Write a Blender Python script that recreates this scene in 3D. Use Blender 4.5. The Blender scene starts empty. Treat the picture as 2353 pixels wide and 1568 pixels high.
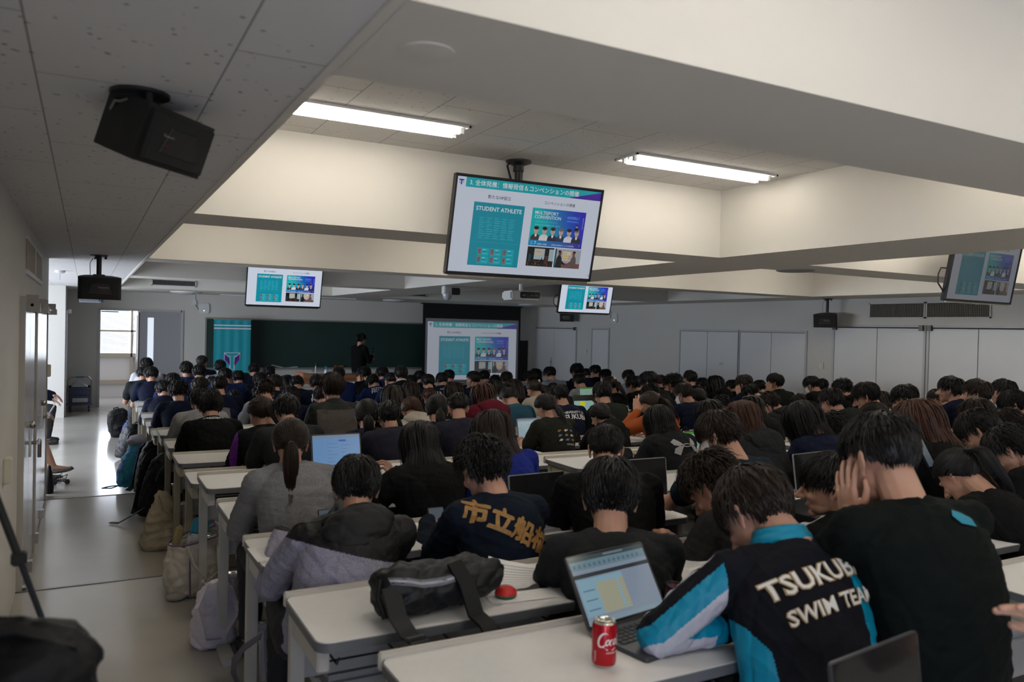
import bpy, bmesh, math, random
import numpy as np
from mathutils import Vector, Matrix, noise
from mathutils.bvhtree import BVHTree
random.seed(7)
SC = bpy.context.scene
COL = SC.collection
PI = math.pi
# ---------------------------------------------------------------- camera
EYE = 1.78
F = 1806.5
YAW, PITCH, ROLL = .496278509, .0142989879, .0231381331
def _rot():
    c, s = math.cos, math.sin
    Rz = np.array([[c(ROLL), -s(ROLL), 0], [s(ROLL), c(ROLL), 0], [0, 0, 1]])
    Rx = np.array([[1, 0, 0], [0, c(PITCH), -s(PITCH)], [0, s(PITCH), c(PITCH)]])
    Ry = np.array([[c(-YAW), 0, s(-YAW)], [0, 1, 0], [-s(-YAW), 0, c(-YAW)]])
    B = np.array([[1, 0, 0], [0, 0, -1], [0, 1, 0]], float)
    return Rz @ Rx @ Ry @ B
RC = _rot()
cam = bpy.data.cameras.new('camera'); camo = bpy.data.objects.new('camera', cam); COL.objects.link(camo)
m = Matrix.Identity(4)
for i in range(3):
    m[i][0] = RC[0][i]; m[i][1] = -RC[1][i]; m[i][2] = -RC[2][i]
m[2][3] = EYE
camo.matrix_world = m
cam.sensor_fit = 'HORIZONTAL'; cam.sensor_width = 36; cam.lens = 36 * F / 2353
cam.clip_start = .05
cam.dof.use_dof = True; cam.dof.focus_distance = 6.5; cam.dof.aperture_fstop = 3.5
SC.camera = camo
SC.view_settings.view_transform = 'Standard'; SC.view_settings.look = 'None'
SC.view_settings.gamma = 1; SC.view_settings.use_curve_mapping = False
SC.view_settings.exposure = 0.32
# ---------------------------------------------------------------- world (overcast daylight outside)
w = bpy.data.worlds.new('sky'); SC.world = w; w.use_nodes = True
w.node_tree.nodes['Background'].inputs[0].default_value = (.80, .88, 1, 1)
w.node_tree.nodes['Background'].inputs[1].default_value = 2.6
def area(name, loc, rot, sx, sy, power, col):
    l = bpy.data.lights.new(name, 'AREA'); l.shape = 'RECTANGLE'; l.size = sx; l.size_y = sy
    l.energy = power; l.color = col
    o = bpy.data.objects.new(name, l); o.location = loc; o.rotation_euler = rot; COL.objects.link(o); return o
area('window_daylight', (-2.72, 12.6, 1.45), (0, -PI / 2, 0), 1.5, 6.4, 210, (.80, .88, 1))
area('rear_fill_daylight', (2.0, -3.8, 1.5), (PI / 2, 0, 0), 4.0, 1.3, 34, (.78, .86, 1))  # fill lamp added behind the camera for ambient light, no window modelled there
area('side_window_daylight', (-.32, -1.5, 1.15), (0, -PI / 2, 0), 1.2, 1.6, 46, (.70, .80, 1))
area('corridor_daylight', (.7, 20.3, 1.7), (-PI / 2, 0, 0), 1.8, 1.6, 34, (.82, .89, 1))
TUBE = 15.0
# ---------------------------------------------------------------- pixel helpers (2353x1568 frame)
def ray(px, py):
    return RC.T @ np.array([(px - 1176.5) / F, (py - 784) / F, 1.])
E0 = np.array([0, 0, EYE])
def onz(px, py, z):
    d = ray(px, py); return E0 + d * ((z - EYE) / d[2])
def ony(px, py, y):
    d = ray(px, py); return E0 + d * (y / d[1])
def onx(px, py, x):
    d = ray(px, py); return E0 + d * (x / d[0])
# ---------------------------------------------------------------- materials
MATS = {}
def mat(name, col, rough=.6, metal=0, emis=None, es=1, nscale=0, namt=0, bump=0, bscale=60, spec=.5, attr=None, mixcol=None, sss=0, alpha=1, coat=0):
    if name in MATS: return MATS[name]
    M = bpy.data.materials.new(name); M.use_nodes = True; nt = M.node_tree
    b = nt.nodes['Principled BSDF']
    b.inputs['Base Color'].default_value = (*col, 1); b.inputs['Roughness'].default_value = rough
    b.inputs['Metallic'].default_value = metal; b.inputs['Specular IOR Level'].default_value = spec
    if coat: b.inputs['Coat Weight'].default_value = coat
    if sss:
        b.inputs['Subsurface Weight'].default_value = sss; b.inputs['Subsurface Radius'].default_value = (.02, .008, .004); b.inputs['Subsurface Scale'].default_value = 1
    if emis: b.inputs['Emission Color'].default_value = (*emis, 1); b.inputs['Emission Strength'].default_value = es
    if alpha < 1: b.inputs['Alpha'].default_value = alpha
    if nscale or bump:
        tc = nt.nodes.new('ShaderNodeTexCoord')
    if nscale:
        n = nt.nodes.new('ShaderNodeTexNoise'); n.inputs['Scale'].default_value = nscale; n.inputs['Detail'].default_value = 5
        nt.links.new(tc.outputs['Object'], n.inputs['Vector'])
        mx = nt.nodes.new('ShaderNodeMix'); mx.data_type = 'RGBA'
        c2 = mixcol or tuple(c * (1 - namt) for c in col)
        mx.inputs['A'].default_value = (*col, 1); mx.inputs['B'].default_value = (*c2, 1)
        r = nt.nodes.new('ShaderNodeValToRGB'); r.color_ramp.elements[0].position = .35; r.color_ramp.elements[1].position = .65
        nt.links.new(n.outputs['Fac'], r.inputs['Fac']); nt.links.new(r.outputs['Color'], mx.inputs['Factor'])
        nt.links.new(mx.outputs['Result'], b.inputs['Base Color'])
    if bump:
        n2 = nt.nodes.new('ShaderNodeTexNoise'); n2.inputs['Scale'].default_value = bscale; n2.inputs['Detail'].default_value = 4
        nt.links.new(tc.outputs['Object'], n2.inputs['Vector'])
        bp = nt.nodes.new('ShaderNodeBump'); bp.inputs['Strength'].default_value = bump; bp.inputs['Distance'].default_value = .01
        nt.links.new(n2.outputs['Fac'], bp.inputs['Height']); nt.links.new(bp.outputs['Normal'], b.inputs['Normal'])
    MATS[name] = M; return M
def tilemat(name, col, tx, ty, offx, offy, holes=.5, hs=34):
    """acoustic board: speckled holes, fine joints on a brick grid"""
    M = bpy.data.materials.new(name); M.use_nodes = True; nt = M.node_tree; b = nt.nodes['Principled BSDF']
    b.inputs['Roughness'].default_value = .85; b.inputs['Specular IOR Level'].default_value = .2
    g = nt.nodes.new('ShaderNodeNewGeometry')
    mp = nt.nodes.new('ShaderNodeMapping'); mp.inputs['Location'].default_value = (offx, offy, 0)
    nt.links.new(g.outputs['Position'], mp.inputs['Vector'])
    sw = nt.nodes.new('ShaderNodeMapping'); sw.inputs['Rotation'].default_value = (0, 0, PI / 2)
    nt.links.new(mp.outputs['Vector'], sw.inputs['Vector'])
    br = nt.nodes.new('ShaderNodeTexBrick'); br.offset = .5
    for k, v in (('Scale', 1), ('Mortar Size', .0028), ('Mortar Smooth', .3), ('Brick Width', ty), ('Row Height', tx)): br.inputs[k].default_value = v
    br.inputs['Color1'].default_value = (1, 1, 1, 1); br.inputs['Color2'].default_value = (.97, .97, .97, 1); br.inputs['Mortar'].default_value = (.42, .41, .42, 1)
    nt.links.new(sw.outputs['Vector'], br.inputs['Vector'])
    n0 = nt.nodes.new('ShaderNodeTexNoise'); n0.inputs['Scale'].default_value = 40
    nt.links.new(g.outputs['Position'], n0.inputs['Vector'])
    av = nt.nodes.new('ShaderNodeMix'); av.data_type = 'RGBA'; av.inputs['Factor'].default_value = .018
    nt.links.new(g.outputs['Position'], av.inputs['A']); nt.links.new(n0.outputs['Color'], av.inputs['B'])
    vo = nt.nodes.new('ShaderNodeTexVoronoi'); vo.inputs['Scale'].default_value = hs; vo.inputs['Randomness'].default_value = 1
    nt.links.new(av.outputs['Result'], vo.inputs['Vector'])
    r = nt.nodes.new('ShaderNodeValToRGB'); e = r.color_ramp.elements
    e[0].position = .14; e[0].color = (1 - holes, 1 - holes, 1 - holes, 1); e[1].position = .27; e[1].color = (1, 1, 1, 1)
    nt.links.new(vo.outputs['Distance'], r.inputs['Fac'])
    # only some cells carry a hole
    cr = nt.nodes.new('ShaderNodeValToRGB'); cr.color_ramp.elements[0].position = .30; cr.color_ramp.elements[1].position = .36
    nt.links.new(vo.outputs['Color'], cr.inputs['Fac'])
    mh = nt.nodes.new('ShaderNodeMix'); mh.data_type = 'RGBA'; mh.inputs['B'].default_value = (1, 1, 1, 1)
    nt.links.new(cr.outputs['Color'], mh.inputs['Factor']); nt.links.new(r.outputs['Color'], mh.inputs['A'])
    m1 = nt.nodes.new('ShaderNodeMix'); m1.data_type = 'RGBA'; m1.blend_type = 'MULTIPLY'; m1.inputs['Factor'].default_value = 1
    nt.links.new(mh.outputs['Result'], m1.inputs['A']); nt.links.new(br.outputs['Color'], m1.inputs['B'])
    m2 = nt.nodes.new('ShaderNodeMix'); m2.data_type = 'RGBA'; m2.blend_type = 'MULTIPLY'; m2.inputs['Factor'].default_value = 1
    m2.inputs['B'].default_value = (*col, 1); nt.links.new(m1.outputs['Result'], m2.inputs['A'])
    nt.links.new(m2.outputs['Result'], b.inputs['Base Color'])
    return M
def colmat(name, strength, rough=.3, base=.02):
    """surface showing a picture that gives off light: colours from the mesh's colour attribute"""
    M = bpy.data.materials.new(name); M.use_nodes = True; nt = M.node_tree; b = nt.nodes['Principled BSDF']
    a = nt.nodes.new('ShaderNodeAttribute'); a.attribute_name = 'Col'
    b.inputs['Base Color'].default_value = (base, base, base, 1); b.inputs['Roughness'].default_value = rough
    nt.links.new(a.outputs['Color'], b.inputs['Emission Color']); b.inputs['Emission Strength'].default_value = strength
    return M
# ---------------------------------------------------------------- mesh builder
def frame(d):
    d = Vector(d).normalized(); a = Vector((0, 0, 1)) if abs(d.z) < .9 else Vector((1, 0, 0))
    x = d.cross(a).normalized(); y = d.cross(x).normalized(); return x, y, d
class MB:
    def __init__(s): s.v = []; s.f = []; s.m = []; s.cur = 0
    def add(s, vs, fs):
        n = len(s.v); s.v += [tuple(v) for v in vs]; s.f += [tuple(n + i for i in f) for f in fs]; s.m += [s.cur] * len(fs)
        return s
    def mat(s, i): s.cur = i; return s
    def box(s, c, d, R=None, bev=0):
        cx, cy, cz = c; x, y, z = d[0] / 2, d[1] / 2, d[2] / 2
        if bev:
            bm = bmesh.new(); bmesh.ops.create_cube(bm, size=1)
            for v in bm.verts: v.co = Vector((v.co.x * d[0], v.co.y * d[1], v.co.z * d[2]))
            bmesh.ops.bevel(bm, geom=bm.edges[:], offset=bev, segments=2, affect='EDGES')
            vs = [v.co.copy() for v in bm.verts]; fs = [[v.index for v in f.verts] for f in bm.faces]; bm.free()
        else:
            vs = [Vector((a * x, b * y, e * z)) for e in (-1, 1) for b in (-1, 1) for a in (-1, 1)]
            fs = [(0, 2, 3, 1), (4, 5, 7, 6), (0, 1, 5, 4), (2, 6, 7, 3), (0, 4, 6, 2), (1, 3, 7, 5)]
        if R: vs = [R @ v for v in vs]
        return s.add([(v[0] + cx, v[1] + cy, v[2] + cz) for v in vs], fs)
    def bb(s, x0, x1, y0, y1, z0, z1, bev=0):
        return s.box(((x0 + x1) / 2, (y0 + y1) / 2, (z0 + z1) / 2), (abs(x1 - x0), abs(y1 - y0), abs(z1 - z0)), None, bev)
    def quad(s, a, b, c, d): return s.add([a, b, c, d], [(0, 1, 2, 3)])
    def rings(s, rs, cap=True):
        n = len(rs[0]); base = len(s.v); vs = [p for r in rs for p in r]; fs = []
        for i in range(len(rs) - 1):
            for j in range(n):
                k = (j + 1) % n; fs.append((i * n + j, i * n + k, (i + 1) * n + k, (i + 1) * n + j))
        if cap: fs.append(tuple(range(n))[::-1]); fs.append(tuple((len(rs) - 1) * n + j for j in range(n)))
        return s.add(vs, fs)
    def tube(s, pts, r, n=8, cap=True):
        pts = [Vector(p) for p in pts]; rs = []; R = r if isinstance(r, (list, tuple)) else [r] * len(pts)
        x = None
        for i, p in enumerate(pts):
            d = (pts[min(i + 1, len(pts) - 1)] - pts[max(i - 1, 0)]).normalized()
            if x is None: x, y, _ = frame(d)
            else:
                x = (x - d * x.dot(d)).normalized()
            y = d.cross(x)
            rs.append([p + (x * math.cos(2 * PI * j / n) + y * math.sin(2 * PI * j / n)) * R[i] for j in range(n)])
        return s.rings(rs, cap)
    def ribbon(s, pts, wv, w, t=.003):
        pts = [Vector(p) for p in pts]; wv = Vector(wv).normalized(); rs = []
        for i, p in enumerate(pts):
            d = (pts[min(i + 1, len(pts) - 1)] - pts[max(i - 1, 0)]).normalized(); nn = d.cross(wv).normalized(); ww = nn.cross(d).normalized()
            a = w if not isinstance(w, (list, tuple)) else w[i]
            rs.append([p + ww * a / 2 + nn * t / 2, p - ww * a / 2 + nn * t / 2, p - ww * a / 2 - nn * t / 2, p + ww * a / 2 - nn * t / 2])
        return s.rings(rs)
    def lathe(s, prof, c=(0, 0, 0), n=24, R=None):
        rs = []
        for r, z in prof:
            ring = [Vector((r * math.cos(2 * PI * j / n), r * math.sin(2 * PI * j / n), z)) for j in range(n)]
            if R: ring = [R @ p for p in ring]
            rs.append([p + Vector(c) for p in ring])
        return s.rings(rs)
    def ell(s, c, r, R=None, n=12, k=8):
        rs = []
        for i in range(k + 1):
            t = PI * i / k; t = min(max(t, .03), PI - .03)
            ring = [Vector((r[0] * math.sin(t) * math.cos(2 * PI * j / n), r[1] * math.sin(t) * math.sin(2 * PI * j / n), -r[2] * math.cos(t))) for j in range(n)]
            if R: ring = [R @ p for p in ring]
            rs.append([p + Vector(c) for p in ring])
        return s.rings(rs)
    def cap(s, a, ra, b, rb, n=12):
        a = Vector(a); b = Vector(b); d = b - a
        if d.length < 1e-5: return s.ell(a, (ra,) * 3)
        x, y, d = frame(d); rs = []
        for t in (-88, -60, -30, 0): rs.append((a + d * ra * math.sin(math.radians(t)), ra * math.cos(math.radians(t))))
        for t in (0, 30, 60, 88): rs.append((b + d * rb * math.sin(math.radians(t)), rb * math.cos(math.radians(t))))
        return s.rings([[p + (x * math.cos(2 * PI * j / n) + y * math.sin(2 * PI * j / n)) * r for j in range(n)] for p, r in rs])
    def prism(s, pts, z0, z1, R=None, c=(0, 0, 0)):
        rs = [[Vector((x, y, z)) for x, y in pts] for z in (z0, z1)]
        if R: rs = [[R @ p for p in r] for r in rs]
        return s.rings([[p + Vector(c) for p in r] for r in rs])
    def mesh(s, name, mats, smooth=True):
        me = bpy.data.meshes.new(name); me.from_pydata(s.v, [], s.f)
        for M in mats if isinstance(mats, (list, tuple)) else [mats]: me.materials.append(M)
        if len(me.materials) > 1: me.polygons.foreach_set('material_index', s.m)
        me.validate()
        bm = bmesh.new(); bm.from_mesh(me); bmesh.ops.recalc_face_normals(bm, faces=bm.faces[:]); bm.to_mesh(me); bm.free()
        if smooth:
            me.shade_smooth()
            try: me.set_sharp_from_angle(angle=math.radians(38))
            except Exception: pass
        return me
    def build(s, name, mats, parent=None, smooth=True):
        return link(name, s.mesh(name, mats, smooth), parent)
def link(name, me, parent=None):
    o = bpy.data.objects.new(name, me); COL.objects.link(o)
    if parent: o.parent = parent
    return o
def tag(o, label, cat, group=None):
    o['label'] = label; o['category'] = cat
    if group: o['group'] = group
    return o
def thing(name, label, cat, loc=(0, 0, 0), rz=0, group=None):
    o = bpy.data.objects.new(name, None); COL.objects.link(o); o.location = loc; o.rotation_euler = (0, 0, rz)
    o.empty_display_size = .1
    return tag(o, label, cat, group)
def struct(o): o['kind'] = 'structure'; return o
def dup(root, loc=None, rz=None, label=None):
    r = root.copy(); COL.objects.link(r)
    if loc is not None: r.location = loc
    if rz is not None: r.rotation_euler = (0, 0, rz)
    if label: r['label'] = label
    for ch in root.children:
        c = ch.copy(); COL.objects.link(c); c.parent = r
        for g in ch.children:
            d = g.copy(); COL.objects.link(d); d.parent = c
    return r
def remesh(mb, vox, smooth=3, fac=.5):
    me = bpy.data.meshes.new('t'); me.from_pydata([tuple(v) for v in mb.v], [], mb.f)
    bm = bmesh.new(); bm.from_mesh(me); bmesh.ops.recalc_face_normals(bm, faces=bm.faces[:]); bm.to_mesh(me); bm.free()
    o = bpy.data.objects.new('t', me); COL.objects.link(o)
    r = o.modifiers.new('r', 'REMESH'); r.mode = 'VOXEL'; r.voxel_size = vox
    s = o.modifiers.new('s', 'SMOOTH'); s.iterations = smooth; s.factor = fac
    dg = bpy.context.evaluated_depsgraph_get(); ev = o.evaluated_get(dg)
    out = bpy.data.meshes.new_from_object(ev)
    bpy.data.objects.remove(o); bpy.data.meshes.remove(me)
    return out
_tc = {}
def textgeo(s, size, bold=.0, shear=0, spacing=1, al='CENTER', line=1.0, sub=0):
    """returns (verts2d list, faces)"""
    k = (s, size, bold, shear, spacing, al, line, sub)
    if k in _tc: return _tc[k]
    cu = bpy.data.curves.new('t', 'FONT'); cu.body = s; cu.size = size; cu.offset = bold * size; cu.shear = shear
    cu.space_character = spacing; cu.align_x = al; cu.align_y = 'CENTER'; cu.space_line = line; cu.resolution_u = 2
    o = bpy.data.objects.new('t', cu); COL.objects.link(o)
    dg = bpy.context.evaluated_depsgraph_get(); me = bpy.data.meshes.new_from_object(o.evaluated_get(dg))
    if sub:
        bm = bmesh.new(); bm.from_mesh(me); bmesh.ops.triangulate(bm, faces=bm.faces[:])
        for _ in range(4):
            es = [e for e in bm.edges if e.calc_length() > sub]
            if not es: break
            bmesh.ops.subdivide_edges(bm, edges=es, cuts=1); bmesh.ops.triangulate(bm, faces=bm.faces[:])
        bm.to_mesh(me); bm.free()
    r = ([(v.co.x, v.co.y) for v in me.vertices], [tuple(p.vertices) for p in me.polygons])
    bpy.data.objects.remove(o); bpy.data.curves.remove(cu); bpy.data.meshes.remove(me)
    _tc[k] = r; return r
# ================================================================ ROOM
XL, XR, YB, YF = -.34, 10.63, -4.0, 18.25
SO, WC = 2.39, 2.92
wallm = mat('wall_paint', (.60, .585, .55), .6, nscale=.7, namt=.05, bump=.08, bscale=90)
beamm = mat('beam_paint', (.66, .63, .575), .6, bump=.06, bscale=120)
whitem = mat('white_painted_metal', (.66, .66, .66), .35, nscale=1.2, namt=.03)
tileA = tilemat('soffit_acoustic_board', (.64, .63, .635), .405, .86, -.285 + .0, .3, .6, 34)
tileB = tilemat('well_acoustic_board', (.70, .68, .65), .42, .85, .1, .1, .4, 34)
steel = mat('brushed_steel', (.45, .43, .40), .3, 1)
blackm = mat('black_plastic', (.012, .012, .013), .45)
blackr = mat('matte_black', (.008, .008, .008), .8)
greyp = mat('grey_plastic', (.35, .35, .37), .5)
whitep = mat('white_plastic', (.65, .66, .67), .4)
darkline = mat('dark_gap', (.05, .048, .045), .7)
# floor, stepped down towards the front
fm = mat('vinyl_floor', (.43, .40, .36), .15, nscale=1.3, namt=.12, bump=.03, bscale=9, spec=.6)
nose = mat('step_nosing', (.12, .11, .10), .35, .6)
S1, S2 = 5.30, 8.45
f = MB(); f.bb(-3.2, XR, YB, S1, -.1, .2).bb(-3.2, XR, S1, S2, -.1, .1).bb(-3.2, XR, S2, 22, -.1, 0)
struct(f.build('floor', fm, None, False))
struct(MB().bb(XL, XR, S1 - .012, S1 + .004, .18, .2035).bb(XL, XR, S2 - .012, S2 + .004, .08, .1035).build('trim_1', nose))
# left wall with the window bay
LW = MB()
LW.bb(XL - .25, XL, YB, 9.15, 0, SO)
LW.bb(XL - .25, XL, 16.35, YF + .25, 0, SO)
LW.bb(-2.9, XL - .25, 16.35, 16.6, 0, SO)
LW.bb(-2.9, XL - .25, 8.9, 9.15, 0, SO)
struct(LW.build('wall_left', wallm, None, False))
bay = MB(); bay.bb(-2.9, -2.75, 9.15, 16.35, 0, .75).bb(-2.9, -2.75, 9.15, 16.35, 2.15, SO)
for y in (9.15, 10.9, 12.65, 14.4, 16.2): bay.bb(-2.9, -2.75, y, y + .12, .75, 2.15)
struct(bay.build('wall_bay', wallm, None, False))
struct(MB().bb(-2.84, -2.80, 9.2, 16.3, 1.43, 1.47).bb(-2.84, -2.8, 9.2, 16.3, .75, .79).build('window_1', steel))
# right, back, front walls
struct(MB().bb(XR, XR + .2, YB, YF + .2, 0, 3.1).build('wall_right', wallm, None, False))
struct(MB().bb(-3.2, XR + .2, YB - .2, YB, 0, 3.1).build('wall_back', wallm, None, False))
DX0, DX1, DZ = .24, 1.80, 1.99
fw = MB(); fw.bb(XL - .2, DX0, YF, YF + .15, 0, 3.1).bb(DX1, XR, YF, YF + .15, 0, 3.1).bb(DX0, DX1, YF, YF + .15, DZ, 3.1)
struct(fw.build('wall_front', wallm, None, False))
# corridor beyond the open doorway
corr = MB(); corr.bb(-2.5, 4.2, 20.6, 20.7, 0, .95).bb(-2.5, 4.2, 20.6, 20.7, 2.35, 2.6).bb(-2.5, 4.2, 18.4, 20.7, 2.5, 2.6)
corr.bb(-2.6, -2.5, 18.4, 20.7, 0, 2.6).bb(4.2, 4.3, 18.4, 20.7, 0, 2.6)
struct(corr.build('wall_corridor', mat('corridor_panel', (.72, .68, .66), .5), None, False))
wf = mat('window_frame_beige', (.42, .36, .28), .5)
cw = MB()
for z in (.93, 1.52, .30): cw.bb(-2.4, 4.1, 20.5, 20.6, z, z + (.09 if z < 1.5 else .04))
for x in (-1.6, .92, 1.06, 2.9): cw.bb(x, x + .045, 20.5, 20.6, .05, 2.35)
struct(cw.build('window_2', wf))
bl = MB()
for k in range(46): bl.bb(-2.3, .88, 20.72, 20.74, 1.02 + k * .029, 1.02 + k * .029 + .021)
struct(bl.build('trim_2', mat('blind_slats', (.8, .82, .85), .5, emis=(.8, .88, 1), es=.28)))  # slats glow by emission, standing in for daylight on the blinds
# ceiling
SX0, SX1, SX2, SX3 = .506, 4.41, 5.42, 9.70
BY = [(-1.75, -1.2), (1.39, 1.90), (4.72, 5.25), (8.35, 8.82), (11.75, 12.35), (15.9, YF)]
c = MB()
c.bb(-2.9, SX0, YB, YF, SO, WC + .3)
struct(c.build('ceiling', tileA, None, False))
b = MB(); b.bb(SX3, XR, YB, YF, SO, WC + .3)
for y0, y1 in BY: b.bb(SX0, SX3, y0, y1, SO, WC + .3)
b.bb(SX0, SX3, YB, -3.6, SO, WC + .3)
lo = -3.6
for y0, y1 in BY:
    b.bb(SX1, SX2, lo, y0, SO, WC + .3); lo = y1
b.bb(SX0, SX0 + .012, YB, YF, SO - .0, WC)
struct(b.build('ceiling_beam', beamm, None, False))
struct(MB().bb(SX0 - .02, SX0 + .006, YB, 15.9, SO - .006, SO + .03).build('trim_3', beamm, None, False))
struct(MB().bb(SX0, SX3, YB, YF, WC, WC + .2).build('ceiling_well', tileB, None, False))
# ---------------------------------------------------------------- fluorescent fittings
lit = mat('lit_tube', (1, 1, 1), .4, emis=(1, .93, .82), es=TUBE)
unlit = mat('unlit_tube', (.7, .7, .7), .3)
refl = mat('lamp_reflector', (.85, .84, .8), .3)
HOLD = MB().box((0, 0, 0), (.022, .02, .034)).mesh('lamp_holder', whitep)
def fitting(x0, y0, z, on, label):
    t = thing('ceiling_light', label, 'ceiling light', (x0, y0, z), 0, 'recessed fluorescent fittings')
    fr = MB(); L = 1.24; W = .24
    fr.bb(0, L, 0, .012, -.012, 0).bb(0, L, W - .012, W, -.012, 0).bb(0, .012, 0, W, -.012, 0).bb(L - .012, L, 0, W, -.012, 0)
    fr.build('frame', whitem, t)
    MB().bb(.012, L - .012, .012, W - .012, -.004, -.001).prism([(0.105, -.003), (.135, -.003), (.12, -.028)], .02, L - .02,
        Matrix(((0, 0, 1), (1, 0, 0), (0, 1, 0)))).build('reflector', refl, t)
    for y in (.065, .175):
        MB().tube([(.05, y, -.022), (L - .05, y, -.022)], .0145, 10).build('fluorescent_tube', lit if on else unlit, t)
    for y in (.065, .175):
        for x in (.03, L - .03): link('lamp_holder', HOLD, t).location = (x, y, -.02)
    return t
k = 0
wn = ['above the camera', 'in the second well', 'in the third well', 'in the fourth well', 'in the front well']
for wi in range(5):
    ya, yb = BY[wi][1], BY[wi + 1][0]
    y = yb - .62 if wi else 0.25
    y = {0: .35, 1: 4.02, 2: 7.3, 3: 10.3, 4: 14.0}[wi]
    for ci, (xa, xb) in enumerate(((SX0, SX1), (SX2, SX3))):
        for j in range(2):
            x = xa + (.14 + j * 2.40 if ci == 0 else .5 + j * 2.0)
            fitting(x, y, WC, wi < 3, '%s light fitting %s, %s of the %s column' % ('glowing' if wi < 3 else 'unlit', wn[wi], ('left one', 'right one')[j], ('left', 'right')[ci]))
        if wi in (0, 1, 2):
            for j in range(2):
                x = xa + (.14 + j * 2.40 if ci == 0 else .5 + j * 2.0)
                if wi > 0 or True:
                    fitting(x, y - 1.75 if wi else y - 1.2, WC, True, 'glowing light nearer the back %s, %s, %s column' % (wn[wi], ('left one', 'right one')[j], ('left', 'right')[ci]))
# ---------------------------------------------------------------- ceiling discs and flat lamps near the board
for (px, py), lb in (((428, 671), 'flat round ceiling lamp above the left access point'), ((910, 690), 'flat round ceiling lamp left of the projection screen housing'), ((1220, 700), 'flat round ceiling vent in front of the screen')):
    p = onz(px, py, SO)
    t = thing('ceiling_disc', lb, 'ceiling lamp', (p[0], min(p[1], YF - .5), SO))
    MB().lathe([(.30, 0), (.30, -.012), (.27, -.03), (.06, -.034)], n=36).build('cover', whitep, t)
    MB().lathe([(.16, -.031), (.15, -.045), (.05, -.05)], n=30).build('diffuser', greyp, t)
p = onz(1828, 621, SO)
tag(MB().lathe([(.17, 0), (.17, -.008), (.15, -.014), (.03, -.016)], (p[0], p[1], SO), 32).build('ceiling_speaker', mat('ceiling_speaker_grey', (.30, .29, .27), .6)), 'flat round grey speaker set in the ceiling beam crossing', 'speaker')
p = onz(982, 118, SO)
tag(MB().lathe([(.06, 0), (.06, -.004), (.03, -.006)], (p[0], p[1], SO), 32).build('round_cover', beamm), 'round cover painted like the big nearest ceiling beam', 'cover plate')
p = onz(138, 622, SO)
t = thing('smoke_detector', 'small white detector on the ceiling over the window bay', 'smoke detector', (p[0], p[1], SO))
MB().lathe([(.06, 0), (.058, -.02), (.03, -.035)], n=20).build('housing', whitep, t); MB().tube([(0, 0, -.03), (0, 0, -.12)], .003).build('pin', greyp, t)
for px, py, L in ((690, 690, 1.2), (540, 684, 1.2)):
    p = onz(px, py, SO)
    tag(MB().bb(p[0] - L / 2, p[0] + L / 2, 16.9 if px > 600 else 17.5, 17.0 if px > 600 else 17.6, SO - .02, SO + .01).build('strip_lamp', whitep), 'unlit strip lamp on the low front ceiling, %s' % ('behind the left hanging screen' if px > 600 else 'left of the left hanging screen'), 'ceiling light')
# ---------------------------------------------------------------- air grilles
grb = mat('grille_dark', (.025, .022, .018), .7); grf = mat('grille_beige', (.15, .13, .09), .5)
def grille(name, label, o, ux, L, Hh, ny, nx=0, fr=grf):
    """o: lower corner, ux: unit direction along wall, out: normal into the room"""
    ux = Vector(ux); out = Vector((0, 0, 1)).cross(ux) * -1; o = Vector(o)
    t = thing(name, label, 'air grille', o)
    def bx(mb, a0, a1, z0, z1, d0, d1):
        c = ux * ((a0 + a1) / 2) + out * ((d0 + d1) / 2); d = ux * (a1 - a0) + out * (d1 - d0)
        mb.box((c.x, c.y, (z0 + z1) / 2), (abs(d.x), abs(d.y), z1 - z0))
    a = MB(); bx(a, 0, L, 0, Hh, .001, .004); a.build('backing', grb, t)
    a = MB(); e = .018
    for q in ((-e, 0, -e, Hh + e), (L, L + e, -e, Hh + e), (-e, L + e, -e, 0), (-e, L + e, Hh, Hh + e)): bx(a, q[0], q[1], q[2], q[3], .001, .022)
    a.build('frame', wallm, t)
    a = MB()
    for i in range(1, ny): bx(a, L * i / ny - .0045, L * i / ny + .0045, 0, Hh, .004, .014)
    for i in range(1, nx): bx(a, 0, L, Hh * i / nx - .0025, Hh * i / nx + .0025, .006, .012)
    a.build('slats', fr, t)
    return t
ry = lambda px, py=756: onx(px, py, XR)[1]
g0, g1, g2 = ry(2001.7, 696), ry(2125, 696), ry(2275, 732)
grille('wall_grille', 'beige slatted grille high on the right wall, farther of the joined pair', (XR, g0, 2.10), (0, -1, 0), g0 - g1, .20, 34, 8)
grille('wall_grille', 'beige slatted grille on the right wall, nearer one, under the hanging screen', (XR, g1 - .05, 2.10), (0, -1, 0), g1 - g2 - .05, .20, 36, 8)
grille('wall_grille', 'small dark grille on the front ceiling well side, upper left', (1.06, 15.9, 2.46), (1, 0, 0), .73, .09, 26, 4, mat('grille_grey', (.12, .12, .12), .6))
grille('wall_grille', 'dark grille on the front ceiling well side behind the dome camera', (5.55, 15.9, 2.46), (1, 0, 0), .9, .09, 30, 3, mat('grille_grey', (.12, .12, .12), .6))
p0, p1 = ony(1190, 783, YF), ony(1213, 783, YF)
grille('floor_grille', 'tall black slatted panel right of the projection screen', (p0[0], YF, .35), (1, 0, 0), p1[0] - p0[0], 1.15, 3, 60, blackm)
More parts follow.
